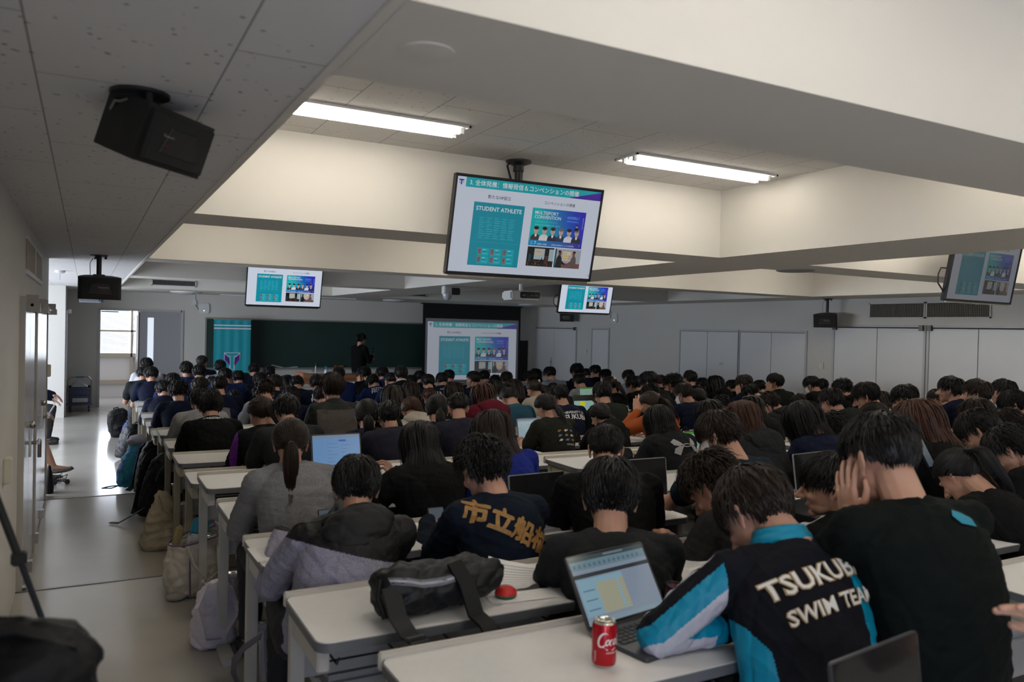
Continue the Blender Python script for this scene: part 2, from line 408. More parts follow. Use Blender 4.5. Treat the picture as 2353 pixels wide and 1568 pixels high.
# ---------------------------------------------------------------- wall panels and doors on the right wall
def rdoor(n, pxs, top, leafs, closers=True, handle=None, rail=True, name='door'):
    """pxs: far and near pixel of the frame"""
    y1, y0 = ry(pxs[0]), ry(pxs[1])
    r = bpy.data.objects.new('%s_%s' % (name, n), None); COL.objects.link(r); struct(r)
    fr = MB(); e = .035
    fr.bb(XR - .03, XR, y0 - e, y0, 0, top + e).bb(XR - .03, XR, y1, y1 + e, 0, top + e).bb(XR - .03, XR, y0, y1, top, top + e)
    fr.build('door_frame', mat('frame_grey', (.48, .48, .48), .4), r)
    ys = [y1] + [ry(q) for q in leafs] + [y0]
    for i in range(len(ys) - 1):
        lf = MB().bb(XR - .02, XR, ys[i + 1] + .006, ys[i] - .006, .12 if n else .02, top - .008).build('door_leaf', whitem, r)
        if handle is not None and i == handle:
            MB().ell((XR - .05, ys[i + 1] + .10 if i else ys[i + 1] + .08, .98), (.03, .02, .03)).tube([(XR - .02, ys[i + 1] + .08, .98), (XR - .07, ys[i + 1] + .08, .98)], .012).tube([(XR - .06, ys[i + 1] + .08, .96), (XR - .06, ys[i + 1] + .08, .84)], .011).ell((XR - .035, ys[i + 1] + .08, 1.06), (.015, .022, .022)).build('door_handle', steel, lf)
    MB().bb(XR - .004, XR - .001, y0, y1, 0, top).build('gap', darkline, r)
    if closers:
        MB().tube([(XR - .045, y0, top - .01), (XR - .045, y1, top - .01)], .007).build('closer_rail', blackm, r)
        for y in (y0 + .02, y1 - .02): MB().bb(XR - .07, XR - .02, y - .03, y + .03, top - .05, top + .03).build('door_closer', mat('closer_bronze', (.10, .09, .08), .4, .7), r)
    return r
rdoor(3, (1920, 2125), 1.95, (2018,), True, 0)
rdoor(4, (2138, 2415), 1.95, (2251,), True, 0)
rdoor(5, (1228, 1325), 1.85, (1275,), True, 0)
rdoor(6, (1363, 1400), 1.84, (), False)
rdoor(7, (1566, 1698), 1.84, (1628,), False)
rdoor(8, (1703, 1853), 1.84, (1775,), False)
v, fc = textgeo('EPS', .075)
y = (ry(1628) + ry(1698)) / 2
me = bpy.data.meshes.new('sign_lettering'); me.from_pydata([(XR - .0215, y - a, 1.22 + b_) for a, b_ in v], [], fc); me.materials.append(mat('sign_grey', (.25, .25, .26), .6))
tag(link('door_lettering', me), 'small grey EPS letters on a white wall panel on the right wall', 'lettering')
for px, py, s, lb in ((1887, 841, .055, 'cream square wall switch between the panels and the double doors'), (1347, 808, .05, 'cream wall switch right of the far double doors')):
    p = onx(px, py, XR); t = thing('wall_switch', lb, 'switch', (XR, p[1], p[2]))
    MB().box((-.008, 0, 0), (.016, s * 2, s * 2), None, .004).build('plate', mat('cream_plastic', (.62, .58, .45), .4), t)
    MB().box((-.018, 0, 0), (.006, s * .8, s * 1.1), None, .002).build('rocker', whitep, t)
# ---------------------------------------------------------------- left wall doors
def ldoor(n, y0, y1, z0, top, ymid, hy):
    r = bpy.data.objects.new('door_%d' % n, None); COL.objects.link(r); struct(r)
    dm = mat('satin_door_steel', (.40, .385, .36), .22, .55)
    e = .04
    MB().bb(XL, XL + .03, y0 - e, y0, z0, top + e).bb(XL, XL + .03, y1, y1 + e, z0, top + e).bb(XL, XL + .03, y0, y1, top, top + e).build('door_frame', mat('frame_beige', (.42, .39, .34), .4), r)
    MB().bb(XL + .001, XL + .004, y0, y1, z0, top).build('gap', darkline, r)
    lv = []
    for a, b_ in ((y0, ymid), (ymid, y1)):
        lf = MB().bb(XL + .003, XL + .022, a + .006, b_ - .006, z0 + .02, top - .008).build('door_leaf', dm, r); lv.append(lf)
        MB().bb(XL + .022, XL + .05, a + .02, a + .08, z0 + .03, z0 + .1).build('door_stop', steel, lf)
    hz = z0 + .86
    MB().tube([(XL + .022, hy, hz), (XL + .075, hy, hz)], .012).tube([(XL + .07, hy - .02, hz), (XL + .07, hy + .13, hz), (XL + .07, hy + .145, hz - .02), (XL + .07, hy + .145, hz - .12)], .012).bb(XL + .02, XL + .03, hy - .03, hy + .03, hz - .09, hz + .09).ell((XL + .035, hy, hz + .12), (.02, .025, .025)).build('door_handle', steel, lv[1])
    for y in (y0 + .03, (y0 + y1) / 2, y1 - .05)[::2]:
        MB().bb(XL + .03, XL + .10, y - .03, y + .05, top - .05, top + .0).bb(XL + .03, XL + .09, y - .01, y + .03, top + .0, top + .05).build('door_closer', mat('closer_bronze2', (.22, .19, .15), .35, .7), r)
    MB().tube([(XL + .06, y0, top - .01), (XL + .06, y1, top - .01)], .009).build('closer_rail', steel, r)
ldoor(1, 5.36, 6.55, .1, 1.87, 5.93, 6.06)
ldoor(2, 6.68, 8.38, .1, 1.87, 7.50, 7.62)
t = bpy.data.objects.new('window_3', None); COL.objects.link(t); struct(t)
MB().bb(XL, XL + .012, 5.78, 7.6, 2.06, 2.09).bb(XL, XL + .012, 5.78, 7.6, 2.28, 2.3).bb(XL, XL + .012, 6.66, 6.7, 2.06, 2.3).bb(XL, XL + .012, 7.58, 7.6, 2.06, 2.3).build('window_frame', whitep, t)
MB().bb(XL, XL + .006, 5.78, 7.6, 2.09, 2.28).build('louver_panel', mat('louver_tan', (.33, .28, .2), .6), t)
for y, z, lb in ((9.02, 1.27, 'cream wall switch at the corner of the left wall'), (4.45, 1.05, 'yellowed switch plate near the left frame edge')):
    tag(MB().bb(XL, XL + .035, y - .05, y + .05, z - .06, z + .06, .006).build('wall_switch', mat('cream_plastic', (.6, .55, .4), .4)), lb, 'switch')
r = bpy.data.objects.new('door_9', None); COL.objects.link(r); struct(r)
MB().bb(XL, XL + .02, 16.75, 17.75, 0, 1.95).build('door_leaf', whitem, r)
MB().tube([(XL + .02, 17.55, .9), (XL + .08, 17.55, .9)], .01).tube([(XL + .075, 17.45, .9), (XL + .075, 17.65, .9)], .01).build('door_handle', steel, r)
MB().bb(XL + .02, XL + .08, 17.6, 17.75, 1.9, 1.98).build('door_closer', steel, r)
# ---------------------------------------------------------------- front double door (left leaf folded open)
r = bpy.data.objects.new('door_10', None); COL.objects.link(r); struct(r)
gm = mat('door_grey', (.33, .33, .355), .45)
MB().bb(DX0 - .035, DX0 + .012, YF - .03, YF + .15, 0, DZ + .035).bb(DX1 - .02, DX1 + .03, YF - .03, YF + .15, 0, DZ + .035).bb(DX0, DX1, YF - .03, YF + .15, DZ, DZ + .035).build('door_frame', mat('door_frame_grey', (.45, .44, .44), .4), r)
lf = MB().bb(.985, 1.13, YF - .02, YF + .02, 0, DZ).bb(1.25, DX1 - .02, YF - .02, YF + .02, 0, DZ).bb(1.13, 1.25, YF - .02, YF + .02, 1.86, DZ).bb(1.13, 1.25, YF - .02, YF + .02, 0, .5).build('door_leaf', gm, r)
MB().bb(1.13, 1.25, YF - .004, YF + .004, .5, 1.86).build('glass_slot', mat('frosted_glass', (.8, .85, .9), .3, emis=(.75, .83, .95), es=.55), lf)
MB().bb(.955, .985, YF, YF + .85, 0, DZ - .02).build('open_leaf', mat('leaf_edge_brown', (.10, .08, .07), .5), r)
MB().bb(DX0 + .02, DX0 + .34, YF - .05, YF - .02, 1.95, 1.975).build('door_closer', blackm, r)
pts = [(.91 + .035 * math.sin(a), YF + .05, 1.02 - .03 * math.cos(a) if abs(math.cos(a)) < 2 else 0) for a in np.linspace(-PI / 2, PI / 2, 8)]
tag(MB().tube([(.88, YF + .05, 1.9)] + [(.895 + .04 * math.sin(a), YF + .05, 1.05 - .035 * math.cos(a)) for a in np.linspace(-PI / 2, PI / 2, 9)] + [(.94, YF + .05, 1.9)], .006).build('blind_cord', whitep), 'white looped cord hanging in the open front doorway', 'cord')
# ---------------------------------------------------------------- chalkboard
bx0, bx1, bz0, bz1 = 2.30, 7.45, .80, 1.865
t = thing('chalkboard', 'long dark green chalkboard on the front wall', 'chalkboard', ((bx0 + bx1) / 2, YF, bz0))
W2 = (bx1 - bx0) / 2
MB().bb(-W2, W2, -.03, -.005, 0, bz1 - bz0).build('writing_surface', mat('chalk_green', (.008, .030, .025), .6, nscale=1.5, namt=.25, mixcol=(.011, .036, .031)), t)
fr = MB(); fr.bb(-W2 - .03, -W2, -.045, 0, -.03, bz1 - bz0 + .03).bb(W2, W2 + .03, -.045, 0, -.03, bz1 - bz0 + .03).bb(-W2, W2, -.045, 0, bz1 - bz0, bz1 - bz0 + .03)
fr.build('frame', mat('board_frame', (.30, .29, .26), .4, .4), t)
MB().bb(-W2, W2, -.11, 0, -.035, 0).build('chalk_tray', mat('tray_alu', (.33, .33, .32), .35, .6), t)
for (a, b_, lb) in (((624, 839), (652, 845.5), 'white pointer stick lying tilted on the chalk tray, left one'), ((657, 846), (684, 843), 'white pointer stick lying on the chalk tray, right one')):
    q0, q1 = ony(a[0], a[1], YF - .08), ony(b_[0], b_[1], YF - .08)
    tag(MB().tube([q0, q1], .009).build('pointer_stick', mat('stick', (.55, .55, .5), .5)), lb, 'pointer')
for px, lb in ((773, 'left one'), (784, 'right one')):
    q = ony(px, 846, YF - .07)
    t = thing('board_eraser', 'orange-brown board eraser on the chalk tray, %s of the two' % lb, 'eraser', (q[0], YF - .07, bz0))
    MB().bb(-.05, .05, -.025, .025, .0, .02, .003).build('felt', blackr, t); MB().bb(-.05, .05, -.025, .025, .02, .045, .004).build('grip', mat('eraser_orange', (.45, .12, .03), .5), t)
q = ony(740, 852, YF - .02)
tag(MB().bb(q[0] - .25, q[0] + .05, YF - .05, YF, .70, .745).build('wall_box', greyp), 'flat grey box under the chalkboard behind the podium', 'box')
# access points
def ap(loc, rot, label):
    t = thing('access_point', label, 'wireless access point', loc, rot)
    MB().prism([(.11 * math.copysign(abs(math.cos(a)) ** .45, math.cos(a)), .11 * math.copysign(abs(math.sin(a)) ** .45, math.sin(a))) for a in np.linspace(0, 2 * PI, 40, False)], 0, .035, Matrix.Rotation(PI / 2, 4, 'X')).build('housing', whitep, t)
    MB().ell((0, -.037, -.05), (.008, .004, .008)).build('status_light', mat('led', (1, 1, 1), .3, emis=(.8, .95, 1), es=3), t)
    MB().bb(-.23, -.15, -.03, 0, .07, .17, .004).build('socket_box', whitep, t)
    MB().tube([(-.18, -.02, .08), (-.13, -.03, 0), (-.1, -.02, -.05)], .006).build('cable', blackm, t)
    MB().bb(-.21, -.18, -.02, 0, .17, .29).build('duct', whitep, t)
ap((2.24, YF, 2.09), 0, 'white rounded access point on the front wall, left of the hanging screens')
q = onx(1414, 731, XR); ap((XR, q[1], q[2]), -PI / 2, 'white rounded access point on the right wall by the far hanging screen')
# ================================================================ SLIDE (flat picture shown on every screen)
def lin(c): return tuple(((v / 255) / 12.92 if v <= 10 else ((v / 255 + .055) / 1.055) ** 2.4) for v in c)
class Slide:
    def __init__(s): s.v = []; s.f = []; s.c = []; s.z = 0
    def poly(s, pts, col, cols=None):
        s.z += .00006; n = len(s.v)
        s.v += [(x, -s.z, y) for x, y in pts]; s.f.append(tuple(range(n, n + len(pts)))); s.c += [lin(col) if not cols else None] * 0
        cc = [lin(col)] * len(pts) if cols is None else [lin(q) for q in cols]; s.c += cc
    def rect(s, x0, y0, x1, y1, col, cols=None): s.poly([(x0, y0), (x1, y0), (x1, y1), (x0, y1)], col, cols)
    def ellipse(s, cx, cy, rx, ry, col, n=14): s.poly([(cx + rx * math.cos(2 * PI * i / n), cy + ry * math.sin(2 * PI * i / n)) for i in range(n)], col)
    def text(s, t, x, y, size, col, bold=.012, al='LEFT', rot=0, **k):
        s.z += .00006; v, f = textgeo(t, size, bold, al=al, **k); n = len(s.v); c, q = math.cos(rot), math.sin(rot)
        s.v += [(x + a * c - b * q, -s.z, y + a * q + b * c) for a, b in v]; s.f += [tuple(n + i for i in p) for p in f]; s.c += [lin(col)] * len(v)
    def mesh(s, name, M):
        me = bpy.data.meshes.new(name); me.from_pydata(s.v, [], s.f); me.materials.append(M)
        a = me.color_attributes.new('Col', 'FLOAT_COLOR', 'POINT')
        a.data.foreach_set('color', [q for c in s.c for q in (*c, 1)])
        return me
def make_slide():
    s = Slide(); W, H = 1.6, .9; T = (0, 172, 184)
    s.rect(0, 0, W, H, (214, 222, 238))
    s.rect(.095, .81, W, H, T)
    s.poly([(1.22, .81), (W, .81), (W, .895)], (70, 20, 160))
    s.poly([(.02, .875), (.075, .875), (.07, .862), (.054, .862), (.054, .825), (.041, .825), (.041, .862), (.025, .862)], (70, 30, 160))
    s.poly([(.02, .857), (.034, .85), (.034, .835)], T); s.poly([(.075, .857), (.061, .85), (.061, .835)], T)
    s.text('3. 全体発展：情報発信＆コンベンションの開催', .13, .852, .0575, (235, 238, 245), .006)
    s.text('新たなHP設立', .46, .735, .040, (20, 22, 60), .004, 'CENTER'); s.text('コンベンションの開催', 1.13, .735, .036, (20, 22, 60), .005, 'CENTER')
    s.rect(.20, .07, .745, .68, (0, 148, 172))
    s.text('STUDENT ATHLETE', .472, .62, .056, (228, 236, 240), .018, 'CENTER', spacing=1.0)
    random.seed(3)
    for r in range(10):
        for c in range(5):
            x = .275 + c * .08; y = .53 - r * .021
            s.rect(x, y, x + .03 + random.random() * .04, y + .004, (90, 195, 208))
    for i in range(6): s.rect(.272, .545 - i * .042, .672, .5462 - i * .042, (60, 180, 195))
    s.rect(.22, .30, .73, .3015, (80, 190, 205))
    for r in range(2):
        for c in range(3):
            x = .29 + c * .135; y = .18 - r * .08
            s.rect(x, y - .01, x + .125, y + .065, (0, 176, 190)); s.rect(x + .003, y, x + .043, y + .06, (128, 112, 122))
            s.poly([(x + .012, y + .045), (x + .034, y + .045), (x + .027, y + .034), (x + .025, y + .015), (x + .021, y + .015), (x + .019, y + .034)], (90, 75, 90))
            s.rect(x + .055, y + .045, x + .09, y + .051, (190, 230, 235)); s.rect(x + .055, y + .028, x + .1, y + .034, (0, 110, 190))
            s.rect(x + .055, y + .008, x + .11, y + .012, (120, 210, 220))
    x0, x1, y0, y1 = .83, 1.45, .305, .68
    N = 8
    A = (0, 186, 190); B = (44, 26, 190)
    mixc = lambda t: tuple(int(A[i] * (1 - t) + B[i] * t) for i in range(3))
    for i in range(N):
        for j in range(4):
            g = lambda u, v: mixc(min(1, max(0, (u - .25) * 1.25 + (v - .5) * .25)) ** .9)
            u0, u1, v0, v1 = i / N, (i + 1) / N, j / 4, (j + 1) / 4
            xx = lambda u: x0 + (x1 - x0) * u; yy = lambda v: y0 + (y1 - y0) * v
            s.rect(xx(u0), yy(v0), xx(u1), yy(v1), A, [g(u0, v0), g(u1, v0), g(u1, v1), g(u0, v1)])
    s.rect(x0, .305, x1, .36, A, [(0, 150, 205), (60, 20, 160), (60, 20, 160), (0, 140, 210)])
    s.text('MULTISPORT', .86, .635, .046, (232, 225, 238), .009); s.text('CONVENTION', .86, .593, .046, (232, 225, 238), .009)
    s.text('マルチスポーツコンベンション', .875, .548, .016, (150, 225, 230), .0, spacing=1.3); s.text('日本のスポーツ団体の一歩、始まる', .875, .515, .016, (150, 225, 230), .0, spacing=1.3)
    s.rect(1.23, .60, 1.38, .63, (30, 90, 215)); s.rect(1.23, .56, 1.38, .585, (30, 90, 215))
    s.text('これからのマルチ', 1.235, .617, .013, (190, 215, 245), 0); s.text('スポーツクラブとは', 1.235, .604, .013, (190, 215, 245), 0); s.text('日本のマルチスポーツ', 1.235, .575, .012, (190, 215, 245), 0)
    s.text('筑波大学から世界へ', 1.425, .56, .014, (200, 215, 245), 0, 'CENTER', -PI / 2)
    fig = [(.90, (60, 58, 62), (24, 22, 24), 1.1), (.995, (225, 222, 228), (26, 24, 26), 1.0), (1.09, (35, 42, 60), (50, 40, 36), 1.03), (1.185, (48, 58, 84), (120, 105, 100), .95), (1.28, (222, 224, 232), (34, 32, 34), .95), (1.37, (44, 48, 56), (120, 120, 122), .95)]
    for x, bc, hc, k in fig:
        s.poly([(x - .058, .362), (x + .058, .362), (x + .052, .40), (x + .02, .425), (x - .02, .425), (x - .052, .40)], bc)
        s.rect(x - .013, .40, x + .013, .44, (190, 160, 150)); s.ellipse(x, .462 * k if 0 else .462, .026, .034, (196, 170, 160)); s.ellipse(x, .485, .028, .018, hc)
        s.poly([(x - .012, .421), (x + .012, .421), (x, .39)], (235, 235, 238))
        s.rect(x - .012, .463, x - .005, .466, (60, 45, 45)); s.rect(x + .005, .463, x + .012, .466, (60, 45, 45)); s.rect(x - .007, .446, x + .007, .448, (140, 80, 80))
    s.poly([(1.335, .485), (1.385, .485), (1.375, .515), (1.345, .515)], (20, 20, 30)); s.ellipse(1.36, .53, .011, .014, (190, 165, 150)); s.ellipse(1.36, .54, .012, .008, (25, 22, 24))
    s.text('11/', .85, .345, .018, (225, 230, 245), .0); s.text('THU', .85, .325, .012, (225, 230, 245), 0); s.text('7', .892, .335, .042, (235, 238, 250), .015)
    s.text('13:30- 17:00', .925, .325, .022, (232, 235, 248), .012); s.text('＠筑波大学東京キャンパス文京校舎', 1.09, .325, .0165, (225, 225, 245), .008)
    s.poly([(1.405, .345), (1.43, .345), (1.425, .338), (1.42, .338), (1.42, .32), (1.415, .32), (1.415, .338), (1.41, .338)], (30, 170, 200))
    # two photographs: a hall with screens, two people shaking hands
    s.rect(.83, .10, 1.135, .295, (22, 16, 18)); s.rect(.91, .17, 1.03, .28, (170, 190, 196)); s.rect(.925, .215, 1.0, .265, (205, 190, 160)); s.rect(1.08, .16, 1.135, .28, (165, 188, 192)); s.rect(.935, .245, .99, .252, (220, 120, 130))
    s.rect(1.03, .15, 1.08, .21, (80, 50, 52)); s.rect(.85, .15, .875, .22, (20, 70, 80))
    random.seed(5)
    for i in range(90):
        y = .103 + random.random() * .055; s.ellipse(.838 + random.random() * .29, y, .006, .007, random.choice([(70, 45, 32), (40, 28, 26), (95, 60, 40), (30, 34, 54), (120, 90, 60)]), 6)
    for x in (1.0, 1.03): s.poly([(x - .008, .155), (x + .008, .155), (x + .004, .19), (x - .004, .19)], (10, 10, 14))
    s.rect(1.145, .10, 1.45, .295, (168, 172, 180)); s.rect(1.145, .10, 1.45, .15, (120, 80, 78)); s.rect(1.145, .10, 1.165, .295, (40, 90, 100)); s.rect(1.24, .18, 1.33, .27, (214, 205, 190))
    for i in range(10): x = 1.25 + (i % 4) * .02; y = .19 + (i // 4) * .025; s.rect(x, y, x + .015, y + .018, random.choice([(196, 110, 110), (210, 180, 60), (180, 130, 150)]))
    for x, d, c in ((1.2, 1, (22, 22, 28)), (1.37, -1, (100, 84, 80))):
        s.poly([(x - .035, .10), (x + .035, .10), (x + .03, .2), (x + .012, .23), (x - .012, .23), (x - .032, .19)], c); s.ellipse(x + .004 * d, .25, .017, .024, (110, 60, 48) if d > 0 else (150, 70, 58)); s.ellipse(x, .268, .018, .012, (30, 20, 20))
        s.poly([(x + .01 * d, .19), (x + .075 * d, .145), (x + .075 * d, .13), (x, .15)], c)
    s.text('10', 1.56, .035, .03, (120, 125, 140), 0)
    return s
SL = make_slide()
sl_tv = SL.mesh('slide_picture', colmat('screen_picture', .45, .22))
sl_tv2 = SL.mesh('slide_picture', colmat('screen_picture_far', .62, .22))
sl_dim = SL.mesh('slide_picture', colmat('screen_picture_dim', .11, .16, .05))
sl_pr = SL.mesh('slide_picture', colmat('projected_picture', .24, .8, .30))  # projector's light is put into the picture as emission
def tv(loc, yaw, tilt, pic, label, poleX=0, cable=0):
    w = 1.09; h = w * .585; t = thing('hanging_television', label, 'television', loc, yaw, 'hanging televisions')
    R = Matrix.Rotation(tilt, 3, 'X'); R4 = R.to_4x4()
    b = MB(); e = .012
    b.box((0, .02, 0), (w, .035, h), R, .004).box(R @ Vector((0, .05, -.03)), (w * .72, .05, h * .62), R, .015)
    b.build('casing', blackm, t)
    fr = MB()
    for c_, d in (((0, -.004, h / 2 - e / 2), (w, .016, e)), ((0, -.004, -h / 2 + e / 2), (w, .016, e)), ((-w / 2 + e / 2, -.004, 0), (e, .016, h)), ((w / 2 - e / 2, -.004, 0), (e, .016, h))): fr.box(R @ Vector(c_), d, R)
    fr.build('bezel', mat('bezel_black', (.015, .014, .018), .25), t)
    MB().box(R @ Vector((0, .0, -h / 2 - .008)), (w * .96, .02, .012), R, .003).box(R @ Vector((-w * .02, -.008, -h / 2 - .012)), (.06, .01, .008), R).build('lower_trim', mat('silver_trim', (.5, .48, .42), .25, .8), t)
    s = link('screen', pic, t); k = (w - 2 * e) / 1.6
    s.matrix_local = R4 @ Matrix.Translation((-.8 * k, -.0015, -.45 * k)) @ Matrix.Diagonal((k, k, k, 1))
    top = WC - loc[2]
    br = MB(); br.box(R @ Vector((0, .09, 0)), (.22, .06, .22), R, .005).box((poleX, .13, .02), (.09, .09, .12))
    br.build('bracket', blackm, t)
    pl = MB(); pl.tube([(poleX, .14, -.05), (poleX, .14, top)], .024, 14).tube([(poleX + .035, .16, 0), (poleX + .035, .16, top)], .007, 6); pl.build('pole', blackm, t)
    MB().lathe([(.035, top - .07), (.035, top - .03), (.085, top - .012), (.09, top)], (poleX, .14, 0), 24).build('ceiling_flange', blackm, t)
    MB().tube([(poleX - .06, .14, top - .005), (poleX - .085, .14, top - .04), (poleX - .055, .14, top - .13), (poleX - .035, .14, top - .25), (poleX - .032, .14, .2)], .007, 6).build('cable', blackr, t)
    if cable: MB().tube([(-w / 2 + .04, .06, -.02), (-w / 2 - .03, .07, -.02), (-w / 2 - .07, .07, -.08), (-w / 2 - .07, .07, -.16), (-w / 2 + .03, .06, -.26)], .007, 6).build('side_cable', blackm, t)
    return t
tv((2.55, 4.54, 2.44), -.028, .24, sl_tv, 'large hanging television on a black pole showing the slide, nearest to the camera')
tv((2.53, 11.65, 2.35), .03, .22, sl_tv2, 'far hanging television showing the slide above the left part of the chalkboard')
tv((7.52, 11.25, 2.40), .018, .21, sl_tv2, 'far hanging television showing the slide, right of the projection screen', 0, 1)
tv((7.337, 4.351, 2.449), .032, .17, sl_dim, 'hanging television at the upper right frame edge with a washed out picture', 0, 1)
# ---------------------------------------------------------------- projection screen
px0, px1 = 7.22, 9.95; zt, zb = 2.39, .55
t = thing('projection_screen', 'wide pull-down projection screen showing the pale slide beside the chalkboard', 'projection screen', (px0, YF - .32, 0))
Wp = px1 - px0
MB().bb(0, Wp, 0, .006, .42, 2.37).build('fabric', blackr, t)
MB().bb(.075, Wp - .06, -.004, 0, .45, 2.02).build('white_border', mat('screen_fabric', (.33, .34, .37), .8), t)
s = link('projected_picture', sl_pr, t); kx = (Wp - .25) / 1.6
s.matrix_local = Matrix.Translation((.13, -.006, .50)) @ Matrix.Diagonal((kx, 1, 1.44 / .9, 1))
MB().bb(-.03, Wp + .03, -.05, .08, 2.36, 2.39).build('housing', blackm, t)
MB().tube([(0, 0, .42), (Wp, 0, .42)], .02).build('bottom_bar', blackm, t)
# ---------------------------------------------------------------- projector and dome camera
def at(px, py, dep): return E0 + ray(px, py) * dep
p = onz(1197, 680, 2.235)
t = thing('ceiling_projector', 'white ceiling projector with a dark front in front of the screen', 'projector', p, -.12)
MB().box((0, 0, 0), (.42, .34, .12), None, .02).build('body', whitep, t)
MB().box((.06, -.172, .005), (.28, .012, .085), None, .01).build('dark_panel', blackm, t)
mb = MB()
for x in (-.03, .08, .14): mb.lathe([(.02, 0), (.02, .01), (.01, .014)], (x, -.175, 0), 14, Matrix.Rotation(PI / 2, 3, 'X'))
mb.build('lens', mat('lens_glass', (.1, .1, .1), .05, .6), t)
MB().tube([(0, 0, .06), (0, 0, SO - p[2])], .03).build('mount_pole', whitep, t)
p = onx(1031, 674, 4.62)
t = thing('dome_camera', 'white dome camera on a ceiling bracket above the projection screen', 'camera', p)
zc = SO - p[2]
MB().box((-.03, 0, zc - .06), (.12, .12, .12), None, .01).tube([(-.03, 0, zc - .1), (-.02, 0, .0)], [.06, .055], 16).build('bracket', whitep, t)
MB().box((.09, 0, zc - .07), (.15, .1, .1), None, .01).build('junction_box', mat('dark_wires', (.03, .03, .03), .6), t)
MB().ell((-.02, 0, -.02), (.07, .07, .085), None, 20, 14).build('dome', mat('dome', (.5, .52, .56), .15), t)
# ---------------------------------------------------------------- loudspeakers
def speaker(mx, my, mz, drop, yaw, pitch, col, label, tex=True, w=.36, h=.21, d=.24, plate=True, wall=False, off=(0, 0), ts=.022):
    t = thing('wall_loudspeaker' if wall else 'ceiling_loudspeaker', label, 'loudspeaker', (mx, my, mz), yaw, 'black loudspeakers')
    bm_ = mat('speaker_' + col, {'k': (.012, .011, .010), 'g': (.10, .11, .14)}[col], .55); gr = mat('speaker_grille_' + col, {'k': (.008, .008, .008), 'g': (.05, .05, .06)}[col], .7, bump=.4, bscale=700)
    R = Matrix.Rotation(pitch, 3, 'X'); C = Vector((off[0], off[1], -drop))
    pl = [(-w / 2, -d / 2), (w / 2, -d / 2), (w / 2 - .02, -d * .1), (w * .30, d * .42), (w * .18, d / 2), (-w * .18, d / 2), (-w * .30, d * .42), (-w / 2 + .02, -d * .1)]
    MB().prism(pl, -h / 2, h / 2, R, C).build('cabinet', bm_, t, False)
    g = MB(); wx, hz = w / 2 - .012, h / 2 - .012
    g.rings([[C + R @ Vector((x * s, -d / 2 - y, z * s)) for x, z in ((-wx, -hz), (wx, -hz), (wx, hz), (-wx, hz))] for s, y in ((1, 0), (1, .012), (.93, .02))])
    g.build('front_grille', gr, t, False)
    mb2 = MB().rings([[C + R @ Vector((x, -d / 2 - .0205, z)) for x, z in ((-w * .28, -h * .25), (-w * .20, h * .22), (w * .2, h * .22), (w * .28, -h * .25))], [C + R @ Vector((x * .96, -d / 2 - .023, z * .96)) for x, z in ((-w * .28, -h * .25), (-w * .20, h * .22), (w * .2, h * .22), (w * .28, -h * .25))]])
    mb2.build('horn_panel', bm_, t, False)
    v, fc = textgeo('Panasonic', ts, .01)
    me = bpy.data.meshes.new('badge'); ox = -w * .22 if drop < .2 else .03
    me.from_pydata([tuple(C + R @ Vector((a + ox, -d / 2 - .0245, b_ + .01))) for a, b_ in v], [], fc); me.materials.append(mat('badge_silver', (.30, .29, .24), .4)); link('badge', me, t)
    MB().box(C + R @ Vector((ox, -d / 2 - .024, -.015)), (ts * 1.6, .001, ts * .36), R).build('red_mark', mat('badge_red', (.12, .004, .006), .5), t)
    hg = MB()
    if not wall:
        hg.lathe([(.075, 0), (.075, -.008), (.03, -.02)], n=24).tube([(0, 0, -.01), (0, 0, -drop + h * .4)], .022, 12)
        for a in range(3): hg.tube([(.055 * math.cos(a * 2.1), .055 * math.sin(a * 2.1), -.005), (.055 * math.cos(a * 2.1), .055 * math.sin(a * 2.1), -.035)], .01, 8)
        hg.box((0, .01, -drop + h * .5 + .0), (.10, .08, .03), None, .004)
    else: hg.box((0, d * .6, -drop), (.08, .12, .08))
    hg.build('mount', blackm, t)
    if not wall: MB().tube([(-.05, 0, -.03), (-.075, .0, -.03 - drop * .15), (-.07, .02, -drop + h * .3), (-.05, .05, -drop + h * .2)], .0035, 6).build('safety_wire', mat('wire', (.3, .28, .25), .4, .6), t)
    return t
q = onz(322, 214, SO); speaker(q[0], q[1], SO, .085, .85, .36, 'k', 'black loudspeaker tilted under the near left ceiling, the largest one', w=.28, h=.155, d=.19, off=(.07, .03), ts=.011)
q = onz(228, 587, SO); speaker(q[0], q[1], SO, .30, .06, .12, 'k', 'black loudspeaker on a drop pole above the left aisle, second from the camera')
q = onz(214, 668, SO); speaker(.10, 15.0, SO, .20, -.5, .1, 'g', 'blue-grey loudspeaker farthest down the left aisle')
q = onz(1907, 687, SO); speaker(10.35, q[1], SO, .34, -1.1, .15, 'k', 'black loudspeaker hanging by the right wall left of the beige grilles')
p = onx(1306, 729, 10.40); speaker(p[0], p[1], p[2] + .001, .0, -.9, .1, 'k', 'black loudspeaker on the right wall just below the far right hanging screen', wall=True)
